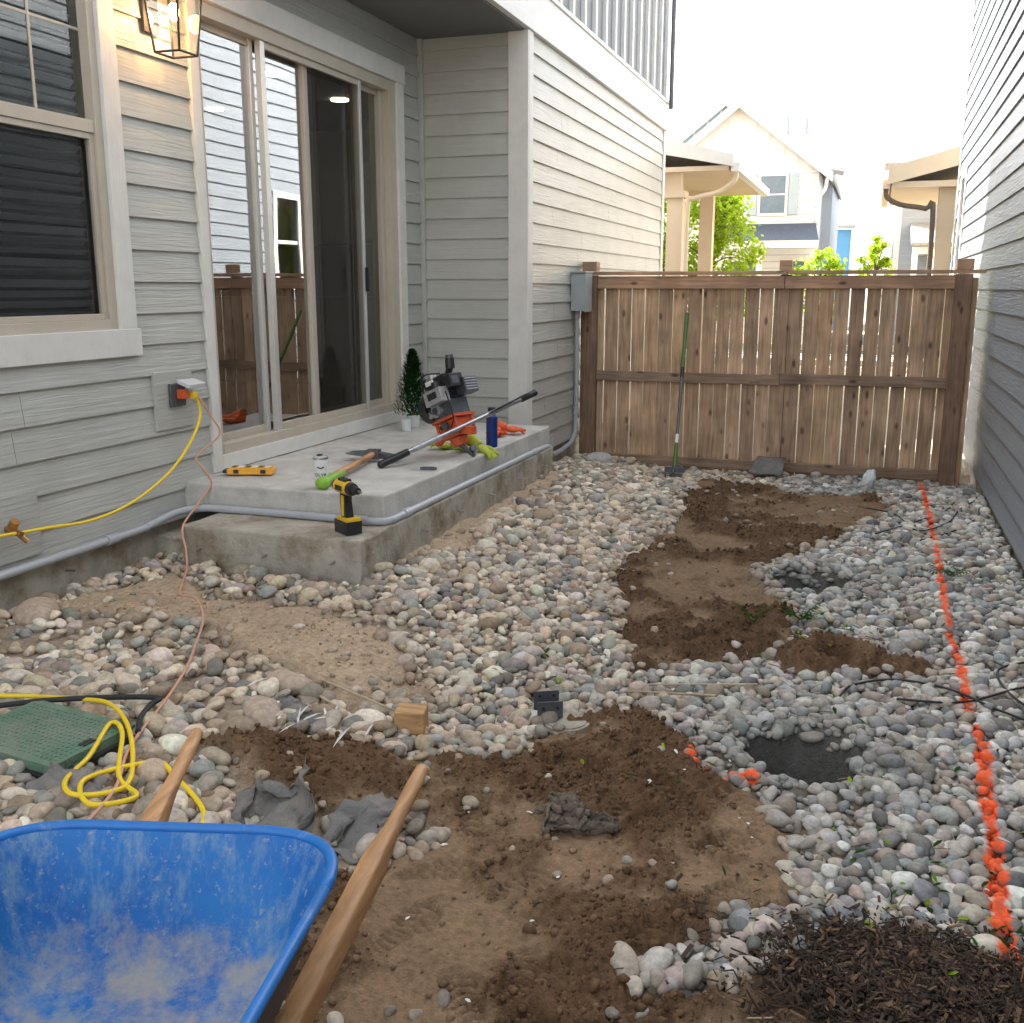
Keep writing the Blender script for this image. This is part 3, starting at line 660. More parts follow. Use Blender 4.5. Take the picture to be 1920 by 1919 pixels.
def rough_box(name,a,b,k,par,seed,div=.07,amp=.006):
    bm=bmesh.new(); bmesh.ops.create_cube(bm,size=1)
    sx,sy,sz=[b[i]-a[i] for i in range(3)]
    for v in bm.verts: v.co=V((a[0]+(v.co.x+.5)*sx,a[1]+(v.co.y+.5)*sy,a[2]+(v.co.z+.5)*sz))
    bmesh.ops.bevel(bm,geom=bm.edges[:],offset=.012,segments=2,affect='EDGES',profile=.5)
    for ax,s in((0,sx),(1,sy),(2,sz)):
        n=int(s/div)
        for i in range(1,n):
            co=[0,0,0];co[ax]=a[ax]+s*i/n;no=[0,0,0];no[ax]=1
            bmesh.ops.bisect_plane(bm,geom=bm.verts[:]+bm.edges[:]+bm.faces[:],plane_co=co,plane_no=no)
    for v in bm.verts:
        v.co+=noise.noise_vector(v.co*9+V((seed,0,0)))*amp
    me=bpy.data.meshes.new(name);bm.to_mesh(me);bm.free();me.materials.append(M[k])
    o=bpy.data.objects.new(name,me);COL.objects.link(o);o.parent=par
    return o
rough_box("upper_slab",(XA+.0,4.845,.412),(-2.40,7.86,.56),'conc',ST,1,amp=.004)
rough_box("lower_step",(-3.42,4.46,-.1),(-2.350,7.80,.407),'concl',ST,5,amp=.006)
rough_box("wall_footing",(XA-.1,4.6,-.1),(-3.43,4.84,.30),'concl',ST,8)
mb=MB()
for y in(5.2,5.75,6.3,6.9,7.5): mb.cyl((-2.36,y,.30),(-2.30,y,.295),.006,'steel',n=8)
for xx in(-3.3,-2.9,-2.5): mb.cyl((xx,4.47,.29),(xx,4.41,.285),.006,'steel',n=8)
for y in (3.9,3.2): mb.cyl((XA-.02,y,.28),(XA+.05,y,.28),.006,'steel',n=8)
mb.build("form_pins",ST)
# ---------------------------------------------------------------- right house
RH=empty("blue_gray_house"); XR=.95
mb=MB()
wy0,wy1,wz0,wz1=13.75,14.35,1.70,2.95
rw=(wy0,wy1,wz0,wz1)
siding(mb,(XR,0,0),(0,1,0),(-1,0,0),.06,6.4,-2,14.9,'sidR',[(wy0-.09,wy1+.09,wz0-.09,wz1+.09)],ex=.175,seed=21)
backing(mb,(XR,0,0),(0,1,0),(-1,0,0),.02,6.4,-2,15.0,'bb',[rw])
mb.build("walls_siding",RH)
mb=MB()
mb.box((XR-.03,14.9,.06),(XR+.12,15.03,6.4),'trimw'); mb.box((XR-.012,-2,6.4),(XR+.1,15.03,6.7),'trimw'); mb.box((XR+.012,-2,-.3),(XR+.14,15,.018),'concl')
for (a,b,c,d) in((wy0-.09,wy0,wz0-.09,wz1+.09),(wy1,wy1+.09,wz0-.09,wz1+.09),(wy0,wy1,wz0-.09,wz0),(wy0,wy1,wz1,wz1+.09)): mb.box((XR-.03,a,c),(XR-.001,b,d),'trimw')
mb.box((XR-.0,wy0,2.29),(XR+.04,wy1,2.34),'trimw')
mb.build("trim_boards",RH,.003)
mb=MB(); mb.add([(XR+.03,wy0,wz0),(XR+.03,wy1,wz0),(XR+.03,wy1,wz1),(XR+.03,wy0,wz1)],[(0,3,2,1)],'glassw');mb.box((XR+.145,wy0-.1,wz0-.1),(XR+.16,wy1+.1,wz1+.1),'dark'); mb.build("window",RH)
mb=MB(); mb.hexa([(XR-.35,-2.3,6.75),(4.5,-2.3,8.6),(4.5,15.3,8.6),(XR-.35,15.3,6.75),(XR-.35,-2.3,6.9),(4.5,-2.3,8.75),(4.5,15.3,8.75),(XR-.35,15.3,6.9)],'shing'); mb.box((XR+.145,14.8,0),(4.5,15,7),'sidR'); mb.box((XR-.35,-2.3,6.72),(XR-.0,15.3,6.74),'trimw'); mb.build("roof",RH)
# ---------------------------------------------------------------- fence
FE=empty("cedar_fence"); YF=9.95
mb=MB(); x=-2.62
while x<.80:
    w=random.uniform(.118,.134); zt=1.74+random.uniform(-.006,.004)
    R=rot('Y',random.uniform(-.25,.25))@rot('Z',random.uniform(-1.2,1.2))
    mb.obox((x+w/2,YF+.052+random.uniform(-.002,.002),(zt-.12)/2),(w,.016,zt+.12),FW[random.randrange(5)],R); x+=w+random.uniform(.003,.013)
mb.build("pickets",FE,.002)
mb=MB()
mb.box((-2.56,YF,.75),(-.79,YF+.038,.845),'fr');mb.box((-.786,YF-.001,.765),(.66,YF+.037,.86),'fr')
mb.box((-2.56,YF,-.07),(-.79,YF+.038,.02),'fr');mb.box((-.786,YF-.001,-.07),(.66,YF+.037,.02),'fr')
mb.box((-2.56,YF,1.64),(-.79,YF+.038,1.755),'frt');mb.box((-.786,YF-.001,1.64),(.66,YF+.037,1.755),'frt')
mb.box((-2.74,YF-.035,1.768),(-.77,YF+.105,1.80),'frt');mb.box((-.766,YF-.037,1.770),(.90,YF+.104,1.802),'frt')
mb.build("rails",FE,.003)
mb=MB()
for a,b,zz in((-2.715,-2.56,1.765),(.66,.80,1.765)): mb.box((a,YF-.04,-.2),(b,YF+.04,zz),'fp')
mb.box((-.835,YF+.062,-.1),(-.735,YF+.16,1.765),'fp')
for a,b,y0,y1 in((-2.71,-2.565,-.03,.10),(.665,.80,-.03,.10),(-.84,-.73,-.02,.10)): mb.box((a,YF+y0,1.804),(b,YF+y1,1.895),'frt')
mb.build("posts",FE,.004)
SH=empty("scraper_shovel"); mb=MB()
a=V((-1.55,8.80,-.0));b=V((-1.67,9.90,1.40)); d=(b-a)
mb.cyl(a+d*.06,a+d*.20,.018,'dgreen');mb.cyl(a+d*.20,a+d*.66,.0135,'dsteel');mb.cyl(a+d*.66,b,.019,'dgreen');mb.cyl(a+d*.60,a+d*.66,.017,'black');mb.cyl(a+d*.21,a+d*.26,.0145,'white')
mb.sph(b,.020,'dgreen')
mb.build("handle",SH)
mb=MB(); zz=gz_fast(-1.55,8.75)+.05
mb.obox((-1.55,8.74,zz+.01),(.17,.15,.005),'dsteel',rot('X',-12)); mb.cyl((-1.55,8.76,zz+.01),a+d*.09,.012,'dsteel'); mb.obox((-1.55,8.815,zz+.03),(.17,.006,.05),'dsteel'); mb.build("blade",SH,.001)
# ---------------------------------------------------------------- things on the steps
ZS=.562
TU=empty("insulated_tumbler"); mb=MB(); tx0,ty0=-2.85,4.97
prof=[(0,.030),(.004,.033),(.06,.036),(.12,.041),(.150,.0425),(.158,.0425)]
n=28
vs=[(tx0+r*math.cos(2*math.pi*j/n),ty0+r*math.sin(2*math.pi*j/n),ZS+z) for z,r in prof for j in range(n)]
fs=[(i*n+j,i*n+(j+1)%n,(i+1)*n+(j+1)%n,(i+1)*n+j) for i in range(len(prof)-1) for j in range(n)]+[tuple(reversed(range(n)))]
mb.add(vs,fs,'white',True); mb.cyl((tx0,ty0,ZS+.157),(tx0,ty0,ZS+.166),.0435,'steel',n=28); mb.cyl((tx0,ty0,ZS+.166),(tx0,ty0,ZS+.176),.036,'clear',n=28); mb.box((tx0-.012,ty0-.02,ZS+.176),(tx0+.012,ty0+.01,ZS+.183),'black')
mb.build("cup_body",TU)
def text(s,loc,size,rotm,k,name,par,ext=.0006):
    c=bpy.data.curves.new(name,'FONT');c.body=s;c.size=size;c.align_x='CENTER';c.extrude=ext;c.materials.append(M[k]);o=bpy.data.objects.new(name,c);COL.objects.link(o);o.matrix_world=Matrix.Translation(loc)@rotm.to_4x4();o.parent=par;return o
dirc=V((-tx0,-ty0,0)).normalized()
Rt=Matrix((( -dirc.y,0,dirc.x),(dirc.x,0,dirc.y),(0,1,0)))
for i,ch in enumerate("OLVA"):
    a=(i-1.5)*math.radians(24); rr=rot('Z',math.degrees(a)); dd=rr@dirc
    text(ch,V((tx0,ty0,ZS+.064))+dd*.0388,.025,rr@Rt,'black',"letter_%d"%i,TU)
mb=MB(); c=V((tx0,ty0,ZS+.112))+dirc*.0412
for s in(-1,1): mb.obox(c+Rt@V((s*.009,0,0)),(.022,.006,.002),'black',Rt@rot('Z',s*28))
mb.build("plain_mark",TU)
BC=empty("plastic_bit_case"); mb=MB(); R=rot('Z',18); c=V((-3.43,5.17,ZS+.022))
mb.obox(c,(.27,.10,.028),'oyel',R); mb.obox(c+V((0,0,.019)),(.24,.085,.010),'oyel',R)
for i in range(6): mb.obox(c+R@V((-.10+i*.04,-.0,.026)),(.028,.055,.003),'white' if i%2 else 'black',R)
for s in(-1,1): mb.obox(c+R@V((s*.08,-.053,.004)),(.03,.008,.022),'black',R)
mb.obox(c+R@V((-.15,0,0)),(.03,.07,.018),'black',R)
mb.build("case",BC,.004)
MT=empty("mattock"); mb=MB(); a=V((-2.80,4.90,ZS+.035));b=V((-2.96,5.84,ZS+.045))
mb.tube([a,a.lerp(b,.3)+V((0,0,.006)),a.lerp(b,.7)+V((0,0,.002)),b],.018,'hick',10,5,rs=(.018,.022))
mb.tube([a-(b-a)*.02,a.lerp(b,.12),a.lerp(b,.34)],.024,'green',10,4); mb.sph(a,(.044,.036,.036),'green')
mb.build("handle",MT)
mb=MB()
mb.obox(b,(.08,.07,.06),'dsteel',rot('Z',10))
mb.hexa([b+V((.03,-.02,-.02)),b+V((.15,-.01,-.035)),b+V((.15,.01,-.03)),b+V((.03,.02,-.02)),b+V((.03,-.02,.02)),b+V((.175,-.055,-.01)),b+V((.175,.06,-.01)),b+V((.03,.02,.02))],'dsteel')
mb.hexa([b+V((-.17,-.055,.0)),b+V((-.03,-.02,-.02)),b+V((-.03,.02,-.02)),b+V((-.17,.055,.0)),b+V((-.175,-.055,.006)),b+V((-.03,-.02,.022)),b+V((-.03,.02,.022)),b+V((-.175,.055,.006))],'dsteel')
mb.build("head",MT)
DR=empty("cordless_drill"); mb=MB(); bx,by,bz=-2.49,4.60,.410; R=rot('Z',55); sk_=1.18
P=lambda q:V((bx,by,bz))+R@(V(q)*sk_)
def ob(c,s,k,RR=None): mb.obox(P(c),[q*sk_ for q in s],k,RR or R)
def cy(a,b,r0,k,r1=None,n=18): mb.cyl(P(a),P(b),r0*sk_,k,r1=None if r1 is None else r1*sk_,n=n)
ob((0,0,.030),(.075,.115,.056),'black'); ob((0,-.005,.063),(.068,.10,.014),'yellow')
mb.hexa([P((-.018,-.022,.065)),P((.018,-.022,.065)),P((.018,.028,.065)),P((-.018,.028,.065)),P((-.016,-.005,.175)),P((.016,-.005,.175)),P((.016,.04,.175)),P((-.016,.04,.175))],'black')
ob((0,.045,.13),(.020,.012,.07),'yellow',R@rot('X',-8)); ob((.018,.012,.12),(.004,.022,.09),'yellow'); ob((-.018,.012,.12),(.004,.022,.09),'yellow')
cy((0,.075,.20),(0,-.035,.20),.031,'yellow');cy((0,.095,.20),(0,.075,.20),.026,'black',.031)
cy((0,-.035,.20),(0,-.062,.20),.030,'black',.026);cy((0,-.062,.20),(0,-.105,.20),.021,'black',.015);cy((0,-.105,.20),(0,-.13,.20),.006,'steel',None,8)
ob((0,.02,.232),(.03,.07,.012),'black');ob((0,-.025,.155),(.012,.014,.03),'black')
for s in(-1,1): ob((s*.031,.02,.20),(.004,.06,.022),'black')
mb.build("drill_body",DR)
mb=MB(); mb.obox((-2.50,5.66,ZS+.009),(.10,.022,.014),'dsteel',rot('Z',15)); mb.obox((-2.575,5.642,ZS+.009),(.065,.014,.004),'steel',rot('Z',15)); mb.obox((-2.50,5.66,ZS+.017),(.07,.010,.004),'blueb',rot('Z',15)); mb.build("pocket_knife")
mb=MB(); c=(-2.455,6.66)
mb.cyl((*c,ZS),(*c,ZS+.21),.040,'blueb',n=24);mb.cyl((*c,ZS+.21),(*c,ZS+.235),.040,'blueb',r1=.026,n=24);mb.cyl((*c,ZS+.235),(*c,ZS+.275),.028,'black',n=24)
mb.build("blue_water_bottle")
def glove(mb,c,R,k,seed):
    rnd=random.Random(seed);c=V(c)
    mb.sph(c,(.055,.048,.022),k,R=R,jit=.07)
    mb.tube([c+R@V((-.04,0,0)),c+R@V((-.08,0,.005)),c+R@V((-.13,0,.002))],.03,k,10,4,rs=(.035,.043))
    for i in range(4):
        y=-.035+i*.023;l=.085-.012*abs(i-1.5);b=rnd.uniform(-.02,.02)
        mb.tube([c+R@V((.03,y,0)),c+R@V((.03+l*.5,y*1.2+b*.3,.014)),c+R@V((.03+l,y*1.4+b,.0+rnd.uniform(-.004,.02)))],.0115,k,8,4,rs=(.014,.010))
    mb.tube([c+R@V((-.02,.035,0)),c+R@V((.015,.07,.008)),c+R@V((.045,.078,.004))],.012,k,8,4,rs=(.016,.011))
mb=MB(); glove(mb,(-2.60,7.15,ZS+.022),rot('Z',-75),'glovo',1); glove(mb,(-2.53,7.28,ZS+.038),rot('Z',10)@rot('Y',12),'glovo',2); mb.build("orange_work_gloves")
mb=MB(); glove(mb,(-2.72,6.46,ZS+.022),rot('Z',200),'glovy',3); glove(mb,(-2.43,6.42,ZS+.018),rot('Z',-8)@rot('Y',30),'glovy',4); glove(mb,(-2.56,6.42,ZS+.02),rot('Z',-80),'glovy',5); mb.build("lime_work_gloves")
PC=empty("potted_conifer"); mb=MB(); cx,cy_=-3.40,7.42
mb.cyl((cx,cy_,ZS),(cx,cy_,ZS+.10),.045,'clear',r1=.055,n=20);mb.cyl((cx,cy_,ZS+.10),(cx,cy_,ZS+.16),.008,'bark');mb.cyl((cx,cy_,ZS+.06),(cx,cy_,ZS+.102),.05,'bark',n=20); mb.cyl((cx+.03,cy_-.20,ZS),(cx+.03,cy_-.20,ZS+.09),.035,'clear',r1=.04,n=20)
mb.build("pot_and_stem",PC)
mb=MB()
for i in range(2600):
    t=random.random()**.8; z=ZS+.11+t*.50; rr=.15*(1-t)**.7+.012; a=random.uniform(0,6.28);q=rr*random.uniform(.35,1.1)
    leaf(mb,(cx+q*math.cos(a),cy_+q*math.sin(a),z),.038,.010,'conif',rot('Z',math.degrees(a))@rot('Y',-random.uniform(20,75)))
mb.build("needles",PC)
AU=empty("auger_powerhead"); A=V((-2.80,5.62,ZS+.022));B=V((-2.15,6.68,.945)); d=(B-A)
mb=MB(); mb.cyl(A+d*.16,B-d*.10,.0165,'steel');mb.cyl(A,A+d*.16,.023,'black');mb.cyl(B-d*.10,B,.022,'black');mb.sph(A,.024,'black');mb.sph(B,.023,'black')
mb.cyl(A+d*.19,A+d*.36,.020,'alum')
mb.tube([A+d*.62,A+d*.8+V((.02,-.02,.02)),B-d*.06+V((.03,-.03,.03))],.007,'black',6,4)
mb.build("handle_bars",AU)
G=V((-2.56,6.26,.735)); T=rot('Z',-25)@rot('Y',-22); ks=1.28
def Q(q): return G+T@(V(q)*ks)
def eb(c,s,k,RR=None): mb.obox(Q(c),[q*ks for q in s],k,RR or T)
def ec(a,b,r0,k,r1=None,n=18): mb.cyl(Q(a),Q(b),r0*ks,k,r1=None if r1 is None else r1*ks,n=n)
mb=MB()
eb((0,0,0),(.13,.10,.09),'orange');ec((0,0,-.05),(0,0,-.09),.05,'orange',.035)
eb((0,0,.056),(.18,.15,.014),'orange')
for sx in(-1,1):
    for sy in(-1,1): eb((sx*.072,sy*.058,.02),(.016,.012,.08),'orange')
eb((.09,-.02,-.03),(.12,.035,.04),'orange',T@rot('Y',20));eb((-.09,-.03,-.02),(.10,.035,.04),'orange',T@rot('Y',-20))
ec((0,-.06,.02),(0,-.075,.02),.022,'dsteel',None,6); eb((.0,-.052,-.02),(.05,.005,.018),'white')
ec((.05,-.055,-.02),(.05,-.065,-.02),.010,'black',None,8);ec((-.045,-.052,.02),(-.045,-.062,.02),.010,'black',None,8)
mb.build("gearbox",AU)
mb=MB(); mb.cyl(Q((0,0,-.08)),V((-2.41,6.20,ZS+.01)),.022,'dsteel',r1=.016); mb.cyl(V((-2.425,6.205,ZS+.07)),V((-2.41,6.20,ZS+.045)),.026,'dsteel'); mb.build("output_shaft",AU)
mb=MB()
eb((0,0,.105),(.14,.13,.085),'dsteel')
for i in range(7): eb((0,0,.155+i*.013),(.145,.13,.005),'black')
eb((0,0,.19),(.10,.09,.085),'alum')
eb((0,.0,.257),(.16,.13,.04),'black')
ec((-.08,-.03,.14),(-.135,-.03,.14),.072,'black',None,26);ec((-.135,-.03,.14),(-.150,-.03,.14),.052,'alum',.03,26);ec((-.15,-.03,.14),(-.155,-.03,.14),.025,'black',None,20)
for i in range(12):
    a=i*.5236; eb((-.138,-.03+.061*math.cos(a),.14+.061*math.sin(a)),(.006,.008,.012),'alum')
eb((.03,-.100,.170),(.13,.06,.075),'alum'); ec((.055,-.105,.205),(.055,-.105,.24),.024,'black'); eb((.03,-.131,.175),(.07,.003,.035),'black')
eb((.11,.05,.195),(.07,.09,.08),'dsteel')
for i in range(5): eb((.147,.05,.168+i*.014),(.004,.075,.005),'alum')
eb((.10,-.045,.225),(.075,.065,.065),'black');eb((.139,-.045,.225),(.005,.045,.04),'dsteel')
ec((.05,0,.275),(.09,0,.325),.018,'black',None,14);ec((-.03,-.04,.275),(-.03,-.04,.305),.022,'alum',None,14)
ec((.10,-.02,.295),(.115,-.02,.345),.024,'black',None,16);ec((.115,-.02,.345),(.12,-.02,.362),.020,'dsteel',None,16)
ec((-.02,-.066,.11),(-.02,-.088,.11),.036,'alum',None,20);ec((-.02,-.088,.11),(-.02,-.096,.11),.018,'dsteel',None,6)
ec((-.07,-.066,.10),(-.07,-.085,.10),.018,'alum',None,14)
eb((-.03,-.068,.26),(.06,.010,.024),'white'); eb((.02,.0,.279),(.05,.05,.004),'alum'); eb((-.055,-.01,.279),(.03,.06,.004),'alum')
mb.tube([Q((.05,-.05,.285)),Q((-.02,-.10,.30)),Q((-.08,-.08,.25)),Q((-.09,-.06,.18))],.006,'black',6,5)
mb.tube([Q((-.06,-.09,.13)),Q((-.02,-.12,.10)),Q((.05,-.10,.06))],.006,'dsteel',6,5)
mb.tube([Q((.07,-.07,.20)),Q((.12,-.11,.14)),Q((.10,-.09,.04)),Q((.04,-.07,.0))],.006,'black',6,5)
mb.build("engine",AU,.003)
# ---------------------------------------------------------------- cords
def gc(pts,dz=.035): return [(p[0],p[1],gz_fast(p[0],p[1])+dz+(p[2] if len(p)>2 else 0)) for p in pts]
mb=MB(); ox=XA+.10
mb.tube([(ox,4.88,1.06),(ox+.01,4.90,.95),(ox+.03,4.78,.82),(ox+.05,4.55,.68),(ox+.04,4.25,.57),(ox+.03,3.95,.535),(ox,3.65,.555),(ox,3.2,.58),(ox,2.7,.50)]+gc([(-3.3,2.3),(-3.1,2.5),(-2.85,2.64),(-2.56,2.71),(-2.39,2.67,.02),(-2.22,2.55,.02),(-2.08,2.40),(-2.0,2.26),(-2.08,2.16),(-2.16,2.2),(-2.21,2.36),(-2.28,2.54,.02),(-2.2,2.50,.02),(-2.05,2.30),(-1.94,2.24),(-2.02,2.14),(-2.12,2.24),(-2.02,2.42),(-1.92,2.39),(-1.73,2.27),(-1.7,2.1),(-1.78,1.95)],.055),.0080,'ycord',8,8)
mb.build("yellow_extension_cord")
mb=MB()
mb.tube([(ox,4.90,1.05),(ox+.03,4.97,.93),(ox+.06,5.0,.82),(ox+.02,4.83,.72),(ox+.07,4.80,.66),(ox+.09,4.85,.56),(-3.50,4.72,.46),(-3.40,4.45,.40),(-3.32,4.36,.30)]+gc([(-3.25,4.26),(-2.99,3.86),(-2.86,3.80),(-2.70,3.63),(-2.52,3.33),(-2.38,3.07),(-2.26,2.79),(-2.19,2.59),(-2.12,2.42),(-2.01,2.23),(-1.95,2.0)],.055),.0058,'pcord',7,7)
mb.build("pink_extension_cord")
mb=MB()
for P_ in ([(.05,7.9),(.26,7.88),(.39,7.39),(.6,7.7),(.72,8.23),(.85,8.6),(.9,8.9)],[(.12,7.2),(.35,7.6),(.6,8.1),(.7,8.5)],[(.4,7.1),(.6,7.4),(.8,7.9),(.86,8.3)],[(-.02,4.15),(.03,4.3),(.20,4.42),(.41,4.38),(.58,4.21),(.75,4.1),(.88,4.2)],[(.86,4.0),(.66,4.35),(.62,4.66),(.74,4.82),(.9,4.9)],[(.2,4.2),(.45,4.25),(.7,4.5),(.9,4.62)]):
    mb.tube(gc(P_,.045),.005,'rubber',7,6)
mb.build("drip_irrigation_tubing")
mb=MB(); mb.tube(gc([(-2.95,2.40),(-2.7,2.62),(-2.48,2.74),(-2.30,2.80),(-2.28,2.74),(-2.24,2.64),(-2.18,2.55)],.06),.010,'rubber',8,6); mb.build("black_hose")
VB=empty("irrigation_valve_box"); mb=MB(); R=rot('Z',-8)@rot('X',1.5); zc=gz_fast(-2.45,2.45)+.045
c=V((-2.47,2.45,zc))
mb.obox(c,(.47,.33,.03),'lid',R); mb.obox(c-V((0,0,.051)),(.50,.36,.07),'rubber',R)
for i in range(22):
    for j in range(14): mb.obox(c+R@V((-.21+i*.02,-.13+j*.02,.0165)),(.010,.006,.003),'lid',R@rot('Z',45 if (i+j)%2 else -45))
mb.obox(c+R@V((.20,0,.016)),(.03,.05,.004),'black',R)
mb.build("lid",VB)
mb=MB(); mb.obox((-1.49,3.18,gz_fast(-1.49,3.18)+.06),(.11,.095,.085),'block',rot('Z',14)); mb.build("wood_block",None,.004)
BR=empty("steel_post_bracket"); mb=MB(); c=V((-1.09,3.58,gz_fast(-1.09,3.58)+.04)); R=rot('Z',28)
mb.obox(c+V((0,0,.0)),(.10,.075,.005),'dsteel',R); mb.obox(c+R@V((0,-.040,.034)),(.10,.005,.065),'dsteel',R);mb.obox(c+R@V((0,.040,.040)),(.10,.005,.078),'dsteel',R)
for s in(-1,1): mb.cyl(c+R@V((s*.028,-.043,.040)),c+R@V((s*.028,-.047,.040)),.006,'black',n=12); mb.cyl(c+R@V((s*.028,.037,.06)),c+R@V((s*.028,.033,.06)),.006,'black',n=12)
mb.build("bracket",BR)
mb=MB(); zc=gz_fast(-1.02,3.60); mb.cyl((-1.01,3.56,zc-.02),(-1.01,3.56,zc+.025),.095,'concl',r1=.09,n=30); mb.cyl((-1.01,3.56,zc+.0255),(-1.01,3.56,zc+.030),.078,'concl',n=30); mb.build("concrete_cap")
mb=MB()
for a,b in(((-.78,4.02),(-.35,4.16)),((-.86,3.92),(-.5,3.98)),((-1.9,3.25),(-1.45,3.2)),((-2.3,3.35),(-1.75,3.1))):
    mb.cyl((*a,gz_fast(*a)+.045),(*b,gz_fast(*b)+.05),.005,'stake',n=6)
mb.build("wooden_stakes")
for nm,(x,y),r in(("boulder",(-2.42,9.42),.115),("boulder",(-1.98,3.18),.07),("boulder",(-1.95,2.93),.06),("boulder",(-3.5,3.5),.08)):
    n1=np.array([1.]); o=rocks_mesh(nm,n1*x,n1*y,n1*(gz_fast(x,y)+r*.5),n1*r,np.array([[1.25,1,.7]]),.1,np.array([[.46,.44,.41]] if y>9 else [[.44,.34,.26]]),4,RM,lump=.22)
def scrap(name,pts,k,amp=.02,n=12,seed=1,thick=.002,fine=.35):
    a,b,c,d=[V(p) for p in pts];vs=[]
    for j in range(n+1):
        for i in range(n+1):
            u=i/n;v=j/n;p=a.lerp(b,u).lerp(d.lerp(c,u),v)
            e=noise.noise_vector(V((u*2.3+seed,v*2.3,seed)))*amp+noise.noise_vector(V((u*7+seed,v*7,seed)))*amp*fine
            vs.append(p+e)
    mb=MB();mb.add(vs,[(j*(n+1)+i,j*(n+1)+i+1,(j+1)*(n+1)+i+1,(j+1)*(n+1)+i) for j in range(n) for i in range(n)],k,True)
    o=mb.build(name);s=o.modifiers.new("s",'SOLIDIFY');s.thickness=thick;return o
scrap("landscape_fabric",[(-2.28,2.10,.12),(-2.02,2.14,.10),(-2.05,2.26,.22),(-2.24,2.24,.26)],'fabric',.05,14,1)
scrap("landscape_fabric",[(-1.68,2.25,.07),(-1.43,2.33,.05),(-1.50,2.47,.25),(-1.66,2.42,.17)],'fabric',.07,18,4,fine=.45)
scrap("landscape_fabric",[(-1.46,2.30,.04),(-1.22,2.38,.03),(-1.22,2.66,.16),(-1.42,2.55,.08)],'fabric',.06,18,8,fine=.45)
scrap("landscape_fabric",[(-2.30,4.65,.20),(-1.85,4.80,.11),(-1.90,5.25,.11),(-2.28,5.30,.20)],'fabric',.02,14,12)
scrap("landscape_fabric",[(-2.10,5.5,.17),(-1.95,5.5,.13),(-2.02,6.8,.14),(-2.15,6.8,.18)],'fabric',.02,14,15)
scrap("landscape_fabric",[(-1.00,9.55,-.03),(-.70,9.55,-.03),(-.68,9.88,.08),(-.95,9.88,.08)],'fabric',.02,10,18)
scrap("landscape_fabric",[(-2.25,3.02,.16),(-1.75,2.92,.13),(-1.72,3.05,.15),(-2.2,3.15,.19)],'fabric',.03,14,24)
scrap("clear_plastic_scrap",[(-.02,9.0,.0),(.12,9.05,.0),(.10,9.12,.13),(.02,9.1,.11)],'clear',.03,8,5)
zr=gz_fast(-.78,2.80)
MG=empty("muddy_glove")
for q in(([(-.90,2.84,zr+.03),(-.76,2.74,zr+.035),(-.68,2.84,zr+.035),(-.80,2.92,zr+.055)],.055,3),([(-.84,2.76,zr+.02),(-.62,2.80,zr+.02),(-.64,2.87,zr+.03),(-.80,2.84,zr+.045)],.04,21)):
    o=scrap("crumpled_cloth",q[0],'rag',q[1],22,q[2],.010,.6); o.parent=MG
# ---------------------------------------------------------------- wheelbarrow
WB=empty("wheelbarrow")
dv=V((.27,-.963,0));lv=V((.963,.27,0));C0=V((-1.180,1.455,0))
def loop(cen_f,hw_r,hw_f,flen,z_r,z_f,rad,n=12):
    cor=[(cen_f,hw_r,z_r),(cen_f,-hw_r,z_r),(cen_f+flen,-hw_f,z_f),(cen_f+flen,hw_f,z_f)]
    out=[]
    for i in range(4):
        p=V(cor[i]);a=V(cor[i-1]);b=V(cor[(i+1)%4])
        p0=p+(a-p).normalized()*rad;p1=p+(b-p).normalized()*rad
        for j in range(n+1):
            t=j/n;out.append((1-t)**2*p0+2*t*(1-t)*p+t*t*p1)
        for t in(.2,.4,.6,.8):
            q1=b+(p-b).normalized()*rad; out.append(p1.lerp(q1,t))
    return [C0+dv*q.x+lv*q.y+V((0,0,q.z)) for q in out]
rows=[loop(0,.350,.285,.96,.66,.70,.20),loop(.012,.338,.273,.935,.652,.69,.195),loop(.05,.30,.24,.82,.55,.57,.17),loop(.085,.27,.205,.70,.465,.47,.15),loop(.12,.24,.175,.60,.423,.425,.14),loop(.17,.19,.13,.50,.412,.412,.12)]
k=len(rows[0]);vs=[p for r_ in rows for p in r_];fs=[(i*k+j,(i+1)*k+j,(i+1)*k+(j+1)%k,i*k+(j+1)%k) for i in range(len(rows)-1) for j in range(k)]
cc=sum(rows[-1],V((0,0,0)))/k+V((0,0,-.004));vs.append(cc);fs+=[((len(rows)-1)*k+j,len(vs)-1,(len(rows)-1)*k+(j+1)%k) for j in range(k)]
mb=MB();mb.add(vs,fs,'blue',True)
o=mb.build("tray",WB);sd=o.modifiers.new("sub",'SUBSURF');sd.levels=1;sd.render_levels=2
under=[]
for r_ in rows[1:]:
    c_=sum(r_,V((0,0,0)))/k; under+=[p+(p-c_).normalized()*.006+V((0,0,-.008)) for p in r_]
mb=MB(); nr=len(rows)-1; fs=[(i*k+j,i*k+(j+1)%k,(i+1)*k+(j+1)%k,(i+1)*k+j) for i in range(nr-1) for j in range(k)]; fs.append(tuple((nr-1)*k+j for j in range(k)))
mb.add(under,fs,'undert',True); mb.build("tray_underside",WB)
mb=MB(); rr0=rows[0]; mb.tube([p+V((0,0,-.006)) for p in rr0]+[rr0[0]+V((0,0,-.006))],.0105,'bluer',10,1); mb.build("rolled_rim",WB)
mb=MB()
for a,b in((.28,.10),(.28,-.10),(.5,.08),(.5,-.08)):
    p=C0+dv*a+lv*b+V((0,0,.411)); mb.sph(p,(.011,.011,.004),'steel')
mb.build("bolts",WB)
mb=MB()
